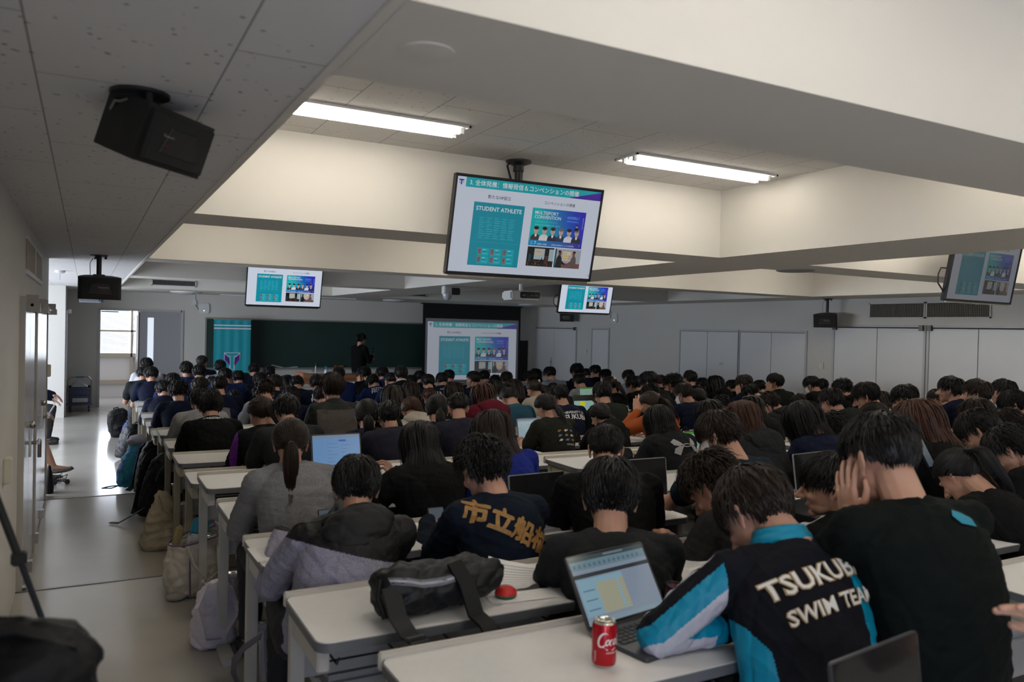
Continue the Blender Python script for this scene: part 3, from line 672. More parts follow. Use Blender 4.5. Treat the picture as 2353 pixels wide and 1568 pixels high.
# ---------------------------------------------------------------- banner
bl0, bl1, bzt, bzb = 2.38, 3.14, 1.88, .28
teal = mat('banner_teal', (.008, .30, .37), .6, bump=.05, bscale=4)
t = thing('roll_up_banner', 'teal roll-up banner with white stripes and a T emblem, left of the chalkboard', 'banner', (2.76, 17.72, 0))
nb = 20; rs = []
vs = []; fs = []
for i in range(nb + 1):
    x = -.38 + .76 * i / nb
    for z in (.08, 1.85): vs.append((x, .006 * math.sin(i * 1.3), z))
fs = [(2 * i, 2 * i + 2, 2 * i + 3, 2 * i + 1) for i in range(nb)]
MB().add(vs, fs).build('banner_cloth', teal, t)
mb = MB()
for z in (1.72, 1.655): mb.bb(-.38, .38, -.0125, -.009, z, z + .025)
mb.build('white_stripe', mat('banner_white', (.72, .72, .8), .6), t)
def flat(pts, y, k=1.0, ox=0, oz=0): return [(ox + a * k, y, oz + b * k) for a, b in pts]
E_out = [(-.165, .17), (.165, .17), (.165, .03), (.055, -.10), (.055, -.20), (-.055, -.20), (-.055, -.10), (-.165, .03)]
mb = MB(); mb.add(flat(E_out, -.011, 1, 0, .98), [tuple(range(8))])
mb.build('emblem_outline', MATS['banner_white'], t, False)
mb = MB(); mb.add(flat([(-.15, .16), (.15, .16), (.085, .10), (.035, .10), (.035, -.19), (-.035, -.19), (-.035, .10), (-.085, .10)], -.0125, 1, 0, .98), [(0, 1, 2, 3, 6, 7), (3, 4, 5, 6)])
for sg in (-1, 1): mb.add(flat([(sg * .045, .09), (sg * .08, .09), (sg * .08, .04), (sg * .045, .0)], -.0125, 1, 0, .98), [(0, 1, 2, 3)])
mb.build('emblem_letter', teal, t, False)
mb = MB()
for sg in (-1, 1): mb.add(flat([(sg * .155, .145), (sg * .093, .09), (sg * .093, .035), (sg * .045, -.01), (sg * .045, -.11), (sg * .155, .025)], -.013, 1, 0, .98), [(0, 1, 2, 3), (0, 3, 4, 5)])
mb.build('emblem_wing', mat('banner_purple', (.09, .01, .24), .6), t, False)
MB().box((0, 0, .05), (.82, .14, .08), None, .02).build('base', greyp, t)
MB().tube([(0, .05, .06), (0, .03, 1.88)], .01).bb(-.39, .39, .0, .03, 1.85, 1.88).build('pole', steel, t)
# ---------------------------------------------------------------- podium and what stands on it
pdm = mat('podium_wood', (.36, .15, .065), .45, nscale=3, namt=.12)
pX, pY, pZ = 3.72, 15.55, .80
t = thing('podium', 'orange-brown wooden teacher podium in front of the chalkboard', 'podium', (pX, pY, 0))
MB().bb(0, 2.1, -.25, .35, .12, .74).build('front_panel', pdm, t)
MB().bb(-.03, 2.13, -.30, .38, .74, .80).build('desk_top', pdm, t)
MB().bb(0, 2.1, -.255, -.25, .50, .515).build('seam', mat('podium_seam', (.12, .05, .02), .6), t)
MB().rings([[(x, y, z) for x, y in ((-.03, -.3), (.25, -.3), (.25, .38), (-.03, .38))] for z in (.80,)] + [[(-.03, -.3, .85), (.25, -.3, .801), (.25, .38, .801), (-.03, .38, .85)]]).build('raised_end', pdm, t)
t = thing('microphone_stand', 'white table microphone stand with a black head on the podium left end', 'microphone', (4.02, 15.6, .801))
MB().lathe([(.05, 0), (.05, .012), (.012, .02)]).build('base', blackm, t); MB().tube([(0, 0, .01), (0, 0, .17)], .011).build('post', whitep, t); MB().ell((.02, 0, .21), (.03, .025, .025)).tube([(0, 0, .16), (.01, 0, .2)], .009).build('head', blackm, t)
t = thing('pump_bottle', 'clear sanitizer bottle with a blue pump on the podium', 'bottle', (4.22, 15.55, .801))
MB().lathe([(.038, 0), (.042, .01), (.042, .07), (.03, .095), (.012, .105)], n=20).build('bottle_body', mat('clear_blue', (.45, .62, .75), .1, spec=.6), t)
MB().lathe([(.012, .1), (.014, .125), (.006, .13), (.006, .155)], n=12).bb(-.04, .012, -.008, .008, .15, .162).build('pump', mat('pump_blue', (.02, .3, .5), .3), t)
t = thing('microphone', 'black microphone standing upright on the podium right of the pump bottle', 'microphone', (4.45, 15.6, .801))
MB().lathe([(.05, 0), (.05, .01), (.015, .02)]).build('base', blackm, t); MB().tube([(0, 0, .01), (0, 0, .12)], [.013, .017], 12).build('handle', blackm, t); MB().ell((0, 0, .145), (.024, .024, .028)).build('grille', mat('mic_grille', (.05, .05, .05), .3, .8), t); MB().lathe([(.018, .115), (.02, .12), (.018, .125)]).build('ring', steel, t)
# ---------------------------------------------------------------- trolley in the left corner
t = thing('hand_trolley', 'platform trolley with blue crates in the dim left corner beside the open door', 'trolley', (-.10, 17.55, 0))
tr = mat('trolley_frame', (.2, .2, .2), .3, .7); crate = mat('crate_blue', (.012, .02, .06), .5)
MB().bb(-.22, .22, -.35, .35, .13, .17).build('platform', crate, t)
MB().tube([(-.2, -.33, .15), (-.2, -.33, .62), (-.15, -.33, .68), (.15, -.33, .68), (.2, -.33, .62), (.2, -.33, .15)], .013).build('handle_bar', tr, t)
MB().tube([(-.07, -.33, .68), (.07, -.33, .68)], .017).build('grip', mat('grip_blue', (.0, .12, .2), .5), t)
for x in (-.16, .16):
    for y in (-.25, .25): MB().lathe([(.05, -.015), (.05, .015)], (x, y, .05), 16, Matrix.Rotation(PI / 2, 3, 'Y')).box((x, y, .1), (.03, .03, .06)).build('wheel', blackm, t)
for z, lb in ((.171, 'dark blue crate lowest on the trolley'), (.323, 'dark blue crate on top of the trolley stack')):
    c_ = thing('storage_crate', lb, 'crate', (-.10, 17.55, z)); MB().bb(-.19, .19, -.3, .3, 0, .15, .01).build('crate_body', crate, c_); MB().bb(-.2, .2, -.31, .31, .125, .15).build('rim', crate, c_)
    if z < .2: MB().bb(-.12, .14, -.315, -.305, .02, .10).build('paper_label', mat('label_grey', (.3, .32, .3), .6), c_)
tag(MB().rings([[(-.25, 17.3, .48), (.04, 17.3, .48), (.04, 17.7, .48), (-.25, 17.7, .48)], [(-.2, 17.35, .55), (-.02, 17.35, .52), (-.02, 17.6, .52), (-.2, 17.6, .55)], [(-.12, 17.4, .62), (-.08, 17.4, .61), (-.08, 17.5, .6), (-.12, 17.5, .6)]]).build('crumpled_paper', mat('grey_paper', (.3, .3, .32), .7)), 'crumpled grey packaging on top of the trolley crates', 'paper')
# ================================================================ DESKS
dtop = mat('desk_laminate', (.66, .65, .64), .32, nscale=30, namt=.03); dedge = mat('desk_edge', (.11, .115, .125), .45)
dlip = mat('desk_lip', (.46, .43, .38), .45); dleg = mat('desk_leg', (.45, .44, .42), .4); dlegb = mat('desk_leg_beige', (.33, .30, .22), .45)
seatm = mat('seat_shell', (.36, .36, .37), .4); seatr = mat('seat_rim', (.45, .36, .31), .35); seatc = mat('seat_pad', (.03, .07, .09), .8)
meshm = mat('wire_shelf', (.01, .01, .01), .4)
LD, DD = 2.0, .43
def rrect(x0, x1, y0, y1, r, n=5):
    P = []
    for cx, cy, a in ((x1 - r, y1 - r, 0), (x0 + r, y1 - r, 90), (x0 + r, y0 + r, 180), (x1 - r, y0 + r, 270)):
        P += [(cx + r * math.cos(math.radians(a + 90 * i / n)), cy + r * math.sin(math.radians(a + 90 * i / n))) for i in range(n + 1)]
    return P
def make_desk(label):
    t = thing('lecture_desk', label, 'desk', (0, 0, 0), 0, 'rows of long lecture desks')
    MB().prism(rrect(.004, LD - .004, -DD + .004, -.004, .04), .676, .701).build('desk_top', dtop, t)
    MB().prism(rrect(0, LD, -DD, 0, .045), .672, .6985).build('edge_band', dedge, t)
    MB().bb(0, LD, -.012, .006, .67, .718, .004).build('back_lip', dlip, t)
    for x in (.03, LD - .03):
        MB().bb(x - .022, x + .022, -.085, -.04, 0, .675, .004).build('leg', dleg, t)
        MB().bb(x - .018, x + .018, -DD + .05, -.05, .60, .672, .004).build('side_bracket', dleg, t)
        MB().bb(x - .03, x + .03, -.30, .06, .0, .03, .004).build('foot', dleg, t)
    MB().bb(.05, LD - .05, -.055, -.045, .45, .67).build('front_panel', mat('panel_grey', (.36, .36, .365), .45), t)
    sh = MB()
    for i in range(4): sh.tube([(.06, -.10 - i * .07, .60), (LD - .06, -.10 - i * .07, .60)], .0035, 5)
    for i in range(11): sh.tube([(.08 + i * .184, -.06, .645), (.08 + i * .184, -.09, .60), (.08 + i * .184, -.34, .60), (.08 + i * .184, -.36, .625)], .0035, 5)
    sh.build('wire_shelf', meshm, t)
    for i in range(3):
        x = .33 + i * .67
        s = MB(); s.prism([(x + .20 * math.cos(a) * (1 if math.sin(a) < 0 else .98), .235 + .165 * math.sin(a)) for a in np.linspace(0, 2 * PI, 26, False)], .355, .40)
        s.bb(x - .2, x + .2, .06, .22, .33, .40, .02); so = s.build('seat', seatm, t)
        MB().tube([(x + .195 * math.cos(a), .235 + .16 * math.sin(a), .402) for a in np.linspace(0, 2 * PI, 26)], .012, 6).build('seat_rim', seatr, so)
        MB().prism([(x + .17 * math.cos(a), .235 + .135 * math.sin(a)) for a in np.linspace(0, 2 * PI, 24, False)], .40, .412).build('seat_pad', seatc, so)
        MB().bb(x - .2, x + .2, -.03, .06, .24, .42, .02).tube([(x - .26, .02, .32), (x + .26, .02, .32)], .02).tube([(x - .24, .03, .34), (x - .24, -.04, .12)], .018).build('seat_hinge', seatm, t)
        MB().tube([(x - .225, .03, .32), (x - .265, .03, .32)], .024, 14).build('pivot_cap', mat('pivot_chrome', (.6, .58, .52), .2, .9), t)
    return t
ROWS = [-.30, .5, 1.22, 1.98, 2.56, 3.32, 4.06, 4.82, 5.51, 6.27, 7.02, 7.78, 8.55, 9.3, 10.07, 10.8, 11.5, 12.2, 12.95, 13.7, 14.4]
def flz(y): return .2 if y < S1 else .1 if y < S2 else 0
BX = [.57, 2.77, 4.97, 7.17]
bn = ['left aisle block', 'centre left block', 'centre right block', 'right wall block']
ordn = ['', 'first', 'second', 'third', 'fourth', 'fifth', 'sixth', 'seventh', 'eighth', 'ninth', 'tenth', 'eleventh', 'twelfth', 'thirteenth', 'fourteenth', 'fifteenth', 'sixteenth', 'seventeenth', 'eighteenth', 'nineteenth']
def rowy(i, x): return ROWS[i] - (.2 if x > 2.67 else 0)
proto = None
for i in range(3, len(ROWS)):
    for b_ in range(4):
        y = rowy(i, BX[b_] + .3); x = BX[b_]
        if i == 3: x += (.12 if b_ == 0 else .10)
        if b_ == 3 and y < 3.5 or b_ == 2 and y < 1.9: continue
        lb = 'white lecture desk of the %s, %s row from the back' % (bn[b_], ordn[i - 2])
        if proto is None: proto = make_desk(lb); o = proto
        else: o = dup(proto, label=lb)
        o.location = (x, y, flz(y))
        far = y > 4.9
        if far or b_ > 0:
            for ch in o.children:
                if ch.name.startswith('leg') or ch.name.startswith('side_bracket'):
                    ch.material_slots[0].link = 'OBJECT'; ch.material_slots[0].material = dlegb
# ================================================================ PEOPLE
skin = mat('skin', (.44, .26, .185), .5, nscale=14, namt=.12, mixcol=(.42, .215, .15), spec=.3)
eyew = mat('eye_white', (.6, .58, .55), .2); eyed = mat('eye_dark', (.01, .007, .006), .2); lipm = mat('lip', (.36, .14, .12), .5)
def hairmat(k):
    c = {'k': (.0075, .0065, .0065), 'b': (.020, .012, .0085), 'r': (.055, .020, .012), 'g': (.022, .021, .021), 'o': (.020, .017, .008)}[k]
    return mat('hair_' + k, c, .46, nscale=45, namt=.4, spec=.22)
GC = dict(wt=(.50, .52, .58), ch=(.030, .032, .036), nv=(.010, .016, .050), rb=(.010, .022, .105), gs=(.02, .02, .02), lg=(.30, .30, .31), gy=(.24, .26, .30), gv=(.13, .13, .14), bk=(.0075, .0078, .009),
          bu=(.011, .011, .018), gb=(.115, .102, .095), pb=(.012, .022, .075), wb=(.012, .012, .014), pn=(.028, .028, .052), mr=(.13, .010, .022), tl=(.022, .085, .135), cr=(.42, .38, .32), te=(.0, .10, .13),
          gg=(.030, .036, .032), ol=(.028, .030, .022), ro=(.010, .022, .20), dg=(.007, .013, .011), ug=(.024, .025, .029), gh=(.040, .041, .043), dt=(.008, .030, .050), kn=(.009, .018, .038), gm=(.20, .20, .21),
          sp=(.30, .29, .38), sw=(.012, .013, .022), ar=(.009, .009, .010), bg=(.0055, .010, .009))
OR = (.36, .085, .022); GC['or'] = OR
def clothmat(k):
    big = k in ('gm', 'sp', 'lg', 'gh')
    c = GC[k]; d = .5 if max(c) < .06 else .8 if max(c) < .2 else 1
    return mat('cloth_' + k, tuple(v * d for v in c), .85, nscale=220 if big else 6, namt=.35 if big else .18, bump=.25, bscale=35, spec=.14)
MATS_x = {}
cm = lambda n, c, r=.7: mat(n, c, r, bump=.15, bscale=35, spec=.3)
trou = mat('trousers_dark', (.012, .013, .018), .8, bump=.3, bscale=30)
# ---------------------------------------------------------------- head
def head_prims():
    m = MB()
    m.ell((0, -.010, .032), (.074, .094, .082), None, 18, 12).ell((0, .028, -.015), (.063, .066, .078), None, 16, 12)
    m.ell((0, .040, -.068), (.047, .046, .038), None, 14, 10).ell((0, .070, -.098), (.020, .018, .014))
    m.ell((0, .082, .020), (.045, .016, .013)).ell((.036, .070, -.028), (.020, .016, .018)).ell((-.036, .070, -.028), (.020, .016, .018))
    m.cap((0, .088, .010), .0080, (0, .120, -.030), .0115).ell((.011, .104, -.034), (.009, .012, .008)).ell((-.011, .104, -.034), (.009, .012, .008))
    m.ell((0, .084, -.058), (.022, .011, .006)).ell((0, .083, -.069), (.018, .011, .006)).ell((0, .074, -.094), (.018, .016, .014))
    for s in (1, -1):
        R = Matrix.Rotation(s * .35, 3, 'Z') @ Matrix.Rotation(.2, 3, 'X')
        m.ell((s * .079, -.008, -.008), (.006, .018, .028), R).ell((s * .083, -.016, .004), (.0055, .012, .019), R).ell((s * .076, .000, -.034), (.006, .009, .010), R)
    m.cap((0, -.022, -.02), .050, (0, -.040, -.155), .054, 14)
    return m
HEAD_HI = remesh(head_prims(), .0042, 4); HEAD_LO = remesh(head_prims(), .0085, 2)
def arr(me):
    v = np.empty(len(me.vertices) * 3); me.vertices.foreach_get('co', v)
    return v.reshape(-1, 3), [tuple(p.vertices) for p in me.polygons]
HH, HL = arr(HEAD_HI), arr(HEAD_LO)
# ---------------------------------------------------------------- hand: +Y fingers, -Z palm, thumb on +X
def hand_mesh(curl, spread, vox=.0035):
    m = MB(); m.ell((0, .045, 0), (.040, .050, .013), None, 12, 8).cap((-.024, .015, 0), .014, (-.030, .078, 0), .010).cap((.020, .01, 0), .015, (.028, .080, 0), .011).cap((0, -.02, 0), .024, (0, .02, 0), .022)
    m.ell((.022, .03, -.006), (.018, .028, .012))
    L = [(.029, .082, .040, .024, .019, 1), (.010, .087, .045, .028, .021, .3), (-.010, .084, .041, .026, .020, -.4), (-.028, .076, .032, .020, .017, -1.1)]
    for i, (x, y, a, b, c, sp) in enumerate(L):
        p = Vector((x, y, 0)); ang = 0; yaw = -sp * spread; r = .0092 - .0006 * (i == 3) * 2
        m.cap((x * .8, y - .03, 0), r * 1.05, p, r)
        for j, (ln, cu) in enumerate(((a, curl * .8), (b, curl), (c, curl * .7))):
            ang += cu * (1 + .12 * i); d = Vector((math.sin(-yaw) * math.cos(ang), math.cos(yaw) * math.cos(ang), -math.sin(ang)))
            q = p + d * ln; m.cap(p, r, q, r * .9); p = q; r *= .92
    p0 = Vector((.028, .02, -.006)); p1 = Vector((.052, .045, -.012)); p2 = Vector((.060, .075, -.016 - curl * .012)); p3 = Vector((.058 - curl * .01, .100, -.018 - curl * .02))
    m.cap(p0, .014, p1, .0115).cap(p1, .0115, p2, .010).cap(p2, .0098, p3, .0082)
    return remesh(m, vox, 3)
HANDS = {}
def hand(curl, spread, hi):
    k = (curl, spread, hi)
    if k not in HANDS: HANDS[k] = arr(hand_mesh(curl, spread, .0034 if hi else .0068))
    return HANDS[k]
# ---------------------------------------------------------------- hair
def hair_mesh(style, n, seed, hi, bent=0):
    rnd = random.Random(seed * 31 + len(style)); C = Vector((0, -.010, .030)); A = Vector((.078, .098, .086))
    sty = style
    curly = sty in 'cC'; short = sty in 'sckC'; kk = sty == 'k'
    tie = {'p': Vector((0, -.118, -.045)), 'P': Vector((.0, -.122, .015)), 'h': Vector((0, -.115, .060)), 'u': Vector((0, -.100, .085))}.get(sty)
    lim_f, lim_s, lim_b = (.42, .02, -.95)
    if sty in 'blL': lim_s, lim_b = -.45, -.9
    if kk: lim_s, lim_b = .0, -.80
    def limit(az):
        a = abs(az) / PI
        if a < .36: t = a / .36; return lim_f + (lim_s - lim_f) * t ** 1.5 * 1
        t = (a - .36) / .64; return lim_s + (lim_b - lim_s) * min(1, t * 1.7)
    def P(az, el, off=0):
        return C + Vector(((A.x + off) * math.cos(el) * math.sin(az), (A.y + off) * math.cos(el) * math.cos(az), (A.z + off) * math.sin(el)))
    m = MB()
    NA, NE = (40, 14) if hi else (20, 7)
    rs = []
    for j in range(NE + 1):
        r = []
        for i in range(NA):
            az = -PI + 2 * PI * i / NA; l = limit(az); el = l + (PI / 2 - .01 - l) * j / NE
            off = (.006 if kk and el < .45 else .010) - .010 * (j == 0)
            if tie: off = .008 - .008 * (j == 0)
            r.append(P(az, el, off))
        rs.append(r)
    m.rings(rs, True)
    bulk = {'s': .017, 'c': .026, 'C': .030, 'k': .013, 'b': .020, 'l': .016, 'L': .018}.get(sty, .007)
    vol = (rnd.random() - .5) * .006
    crown = P(PI * .93, 1.25)
    def push(p, off):
        d = p - C; q = math.sqrt((d.x / (A.x + off)) ** 2 + (d.y / (A.y + off)) ** 2 + (d.z / (A.z + off)) ** 2)
        return C + d / q if q < 1 else p
    def lock(pts, w, th, nrm=None):
        k = len(pts); rs = []
        for i, p in enumerate(pts):
            d = (pts[min(i + 1, k - 1)] - pts[max(i - 1, 0)]); d = d.normalized() if d.length > 1e-6 else Vector((0, 0, -1))
            o = (p - C); o.z *= .6; o = (o - d * o.dot(d)); o = o.normalized() if o.length > 1e-6 else Vector((0, -1, 0))
            s = d.cross(o); t = i / (k - 1); ww = w * (.55 + .45 * math.sin(PI * min(1, t * 1.2 + .25))) * (1 - t ** 3 * .92); hh = th * (1 - t * .7)
            rs.append([p + s * ww / 2, p + o * hh, p - s * ww / 2, p - o * hh * .5])
        m.rings(rs, True)
    seg = 7 if hi else 4
    G = Vector((0, .12, -1)).normalized()
    for q in range(n):
        az = rnd.uniform(-PI, PI); l = limit(az); u = rnd.random() ** .8; el = l + (1.45 - l) * (1 - u)
        if kk and el < .38:
            p = P(az, el, .004); d_ = (P(az, el - .12, .004) - p).normalized(); o_ = (p - C).normalized()
            if el - .1 > l: lock([p, p + d_ * .010 + o_ * .002, p + d_ * .020 + o_ * .003], .006, .002)
            continue
        p = P(az, el, .004)
        if tie is not None:
            pts = []; N0 = seg
            for i in range(N0 + 1):
                t = i / N0; x = p.lerp(tie, t); x = push(x, .011 + .003 * rnd.random()); pts.append(x)
            pts[-1] = tie + Vector((rnd.uniform(-1, 1), rnd.uniform(-.5, .5), rnd.uniform(-1, 1))) * .008
            lock(pts, .010 if hi else .022, .0028); continue
        away = (p - crown); L = {'s': .062, 'c': .050, 'C': .060, 'k': .045, 'b': .10, 'l': .13, 'L': .16}[sty] * rnd.uniform(.75, 1.25)
        if sty in 'blL': L += max(0, el) * .06
        tw = rnd.uniform(-.35, .35); pts = [p]; cur = p; off0 = rnd.uniform(.25, 1) * (bulk + vol)
        if abs(az) > 2.2 and el < -.2 and short: L *= .38
        if 1.1 < abs(az) < 1.95 and el < .45 and short: L *= .5
        total = L
        if sty == 'b': zend = -.085 - .012 * rnd.random()
        elif sty == 'l': zend = -.19 - .05 * rnd.random()
        elif sty == 'L': zend = -.37 - .07 * rnd.random()
        else: zend = None
        if zend is not None and abs(az) < .9: zend = -.02 if abs(az) < .55 else -.07
        steps = seg + (3 if sty in 'lL' else 0)
        if zend is not None: total = (p.z - zend) * 1.0 + (.05 if el > .3 else .0) + max(0, el) * .05
        st = total / steps
        for i in range(steps):
            d = cur - C; nn = Vector((d.x / A.x ** 2, d.y / A.y ** 2, d.z / A.z ** 2)).normalized()
            v = (cur - crown); v = v - nn * v.dot(nn); v = v.normalized() if v.length > 1e-4 else Vector((0, -1, 0))
            v = v + nn.cross(v) * tw
            gz = .35 if short else .8
            v = (v + (G - nn * G.dot(nn)) * gz).normalized()
            if cur.z < C.z - .02 and not short: v = (v * .25 + G).normalized()
            if curly: v = (v + Vector((rnd.uniform(-1, 1), rnd.uniform(-1, 1), rnd.uniform(-1, 1))) * .6).normalized()
            cur = cur + v * st
            t = (i + 1) / steps
            o = off0 * math.sin(PI * min(.75, t * .7 + .12)) + .005
            if i == steps - 1 and short: o += rnd.uniform(0, .010)
            if cur.z > -.05 or short: cur = push(cur, o)
            else:
                # drape round the neck and lie on the back
                rr = math.hypot(cur.x * .9, cur.y + .035); mn = .068 + (-cur.z - .05) * .25 + off0
                if rr < mn: k_ = mn / max(rr, .01); cur = Vector((cur.x * k_, (cur.y + .035) * k_ - .035, cur.z))
                if sty in 'lL' and cur.z < -.10:
                    yl = -.060 - (-cur.z - .10) * .34 - off0 * .5
                    if cur.y > yl and abs(cur.x) < .10: cur.y = yl
            pts.append(cur.copy())
        lock(pts, (.0068 if hi else .017) * (.9 if curly else 1) * (1.3 if sty in 'blL' else 1), .0022 if hi else .0042)
    if tie is not None:
        if sty == 'u':
            for q in range(int(n * .25)):
                a = rnd.uniform(0, 2 * PI); r = .020 + rnd.random() * .016; z0 = rnd.uniform(-.012, .020); T = tie + Vector((0, -.012, .018))
                lock([T + Vector((r * math.cos(a + t), -.4 * r * math.sin(a + t) - z0, r * math.sin(a + t))) for t in np.linspace(0, 2.2, seg)], .012, .004)
            m.ell(tie + Vector((0, -.012, .018)), (.028, .022, .028))
        else:
            LT = {'p': .24, 'P': .22, 'h': .20}[sty] * (1.15 if seed % 2 else 1); back = {'p': .35, 'P': .5, 'h': .75}[sty]
            sx = {1: .10, 3: .25, 5: -.1}.get(seed, 0)
            if n > 500 and seed == 1: sx = 0; LT *= 1.12
            for q in range(int(n * .5)):
                a = rnd.uniform(0, 2 * PI); r = math.sqrt(rnd.random()); L = LT * rnd.uniform(.8, 1.05); pts = []
                for i in range(seg + 3):
                    t = i / (seg + 2); w_ = .010 + .028 * math.sin(PI * min(1, t * .8 + .1)) * (1 - .35 * t)
                    c_ = tie + Vector(((sx + bent * .30) * LT * t * t, -back * .10 * (1 - (1 - t) ** 2) - .005 + bent * .55 * L * max(0, t - .35), -L * (t ** 1.25) * (1 - bent * .1) + .012 * math.sin(PI * t)))
                    pts.append(c_ + Vector((math.cos(a) * r * w_ * 1.1, math.sin(a) * r * w_ * .6 - .006, 0)))
                lock(pts, .0062 if hi else .013, .003)
    return m
HCACHE = {}
def hair(style, hc, seed, hi, parent, M4, bent=0):
    k = (style, seed, hi, bent)
    if k not in HCACHE:
        n = {'s': 1500, 'c': 1500, 'C': 1700, 'k': 1500, 'b': 1100, 'l': 1000, 'L': 1100}.get(style, 800) if hi else {'b': 230, 'l': 240, 'L': 270, 'c': 420}.get(style, 320)
        HCACHE[k] = hair_mesh(style, n, seed, hi, bent).mesh('hair', hairmat('k'), True)
    o = link('hair', HCACHE[k], parent)
    o.material_slots[0].link = 'OBJECT'; o.material_slots[0].material = hairmat(hc)
    o.matrix_local = M4
    return o
# ---------------------------------------------------------------- pose helpers
def ik(a, b, l1, l2, hint):
    a, b = Vector(a), Vector(b); d = b - a; L = d.length
    if L > (l1 + l2) * .985: b = a + d * ((l1 + l2) * .985 / L); d = b - a; L = d.length
    x = (l1 * l1 - l2 * l2 + L * L) / (2 * L); h = math.sqrt(max(l1 * l1 - x * x, 0)); u = d.normalized()
    hv = Vector(hint); hv = (hv - u * hv.dot(u)).normalized()
    return a + u * x + hv * h, b
def orient(d, up):
    y = Vector(d).normalized(); z = Vector(up); z = (z - y * z.dot(y)).normalized(); x = y.cross(z)
    return Matrix((x, y, z)).transposed()
def spine(S0, N, k=.10):
    S0, N = Vector(S0), Vector(N); c = (S0 + N) / 2 + Vector((0, -k, .02))
    f = lambda t: S0 * (1 - t) ** 2 + c * 2 * t * (1 - t) + N * t * t
    df = lambda t: ((c - S0) * 2 * (1 - t) + (N - c) * 2 * t).normalized()
    return f, df
def torso(mb, f, df, g, wid=1.0, t0=0.0, neck=True):
    prof = [(0, .165, .125), (.15, .160, .122), (.35, .158, .122), (.55, .170, .126), (.72, .182, .122), (.84, .180, .108), (.92, .140, .090), (.975, .088, .074), (1.0, .066, .062)]
    rs = []
    for t, rx, ry in prof:
        if t < t0: continue
        if not neck and t > .98: continue
        c = f(t); d = df(t); x = Vector((1, 0, 0)); y = d.cross(x).normalized() * -1
        rs.append([c + x * (rx * wid + g) * math.cos(2 * PI * j / 24) + y * (ry + g) * math.sin(2 * PI * j / 24) for j in range(24)])
    mb.rings(rs)
def fold(me, seed, amp=.004, keep=None):
    n = len(me.vertices); co = np.empty(n * 3); me.vertices.foreach_get('co', co); co = co.reshape(-1, 3)
    no = np.empty(n * 3)
    try: me.vertex_normals.foreach_get('vector', no)
    except Exception: me.vertices.foreach_get('normal', no)
    no = no.reshape(-1, 3); r = np.random.RandomState(seed)
    d = np.zeros(n)
    for i in range(7):
        k = r.randn(3) * np.array([9, 9, 16]) * (1 + i * .35); ph = r.rand() * 6.28
        wv = np.sin(co @ k + ph + 2.2 * np.sin(co @ (r.randn(3) * 9) + r.rand() * 6)); d += (1 - np.abs(wv)) ** 2 * (1 if i % 2 else -1) / (1 + i * .3)
    me.vertices.foreach_set('co', (co + no * (d * amp)[:, None]).ravel()); me.update()
_leg = {}
def legs(parent, hi, col=None):
    k = hi
    if k not in _leg:
        m = MB()
        for s in (-1, 1):
            m.cap((s * .09, .02, .49), .098, (s * .12, .40, .49), .068).cap((s * .12, .40, .49), .068, (s * .125, .36, .12), .052)
        m.ell((0, 0, .50), (.17, .13, .10))
        me = remesh(m, .010 if hi else .02, 3); fold(me, 3, .004); me.materials.append(trou); me.shade_smooth()
        sm = []
        for s in (-1, 1):
            q = MB(); q.cap((s * .125, .34, .05), .042, (s * .14, .47, .035), .036).ell((s * .135, .41, .035), (.045, .10, .035)); e = remesh(q, .008, 2)
            sc = arr(e); c2 = sc[0]; c2[:, 2] = np.maximum(c2[:, 2], .004); e.vertices.foreach_set('co', c2.ravel()); e.shade_smooth(); sm.append(e)
        _leg[k] = (me, sm)
    me, sm = _leg[k]; o = link('trousers', me, parent)
    for e in sm:
        if not e.materials: e.materials.append(mat('shoe_black', (.012, .012, .012), .5))
        s_ = link('shoe', e, parent)
    return o
def joinmesh(name, parts, mats):
    """parts: list of (verts array, faces)"""
    V = []; Fc = []; n = 0
    for v, f in parts: V.append(v); Fc += [tuple(n + i for i in q) for q in f]; n += len(v)
    me = bpy.data.meshes.new(name); me.from_pydata(np.concatenate(V).tolist(), [], Fc)
    for M in mats: me.materials.append(M)
    me.shade_smooth(); return me
def xf(part, M):
    v, f = part; A_ = np.array([[M[i][j] for j in range(4)] for i in range(4)])
    r = v @ A_[:3, :3].T + A_[:3, 3]
    if np.linalg.det(A_[:3, :3]) < 0: f = [q[::-1] for q in f]
    return r, f
def decal(gar, name, v2, fc, O, U, V, D, M, parent, off=.004):
    """print flat 2-D shapes onto a garment: cast each point along D"""
    me = gar.data; bv = BVHTree.FromPolygons([v.co.copy() for v in me.vertices], [tuple(p.vertices) for p in me.polygons])
    O, U, V, D = Vector(O), Vector(U).normalized(), Vector(V).normalized(), Vector(D).normalized(); out = []; ok = []
    for a, b in v2:
        p = O + U * a + V * b; h = bv.ray_cast(p - D * .6, D)
        if h[0] is None: out.append(p); ok.append(False)
        else: out.append(h[0] - D * off); ok.append(True)
    fc = [f for f in fc if all(ok[i] for i in f)]
    if not fc: return
    m2 = bpy.data.meshes.new(name); m2.from_pydata([tuple(p) for p in out], [], fc); m2.materials.append(M)
    return link(name, m2, parent)
def txt(s, size, bold=.02, rot=0, al='CENTER', sub=.02, **k):
    v, f = textgeo(s, size, bold, al=al, sub=sub, **k); c, q = math.cos(rot), math.sin(rot)
    return [(a * c - b * q, a * q + b * c) for a, b in v], f
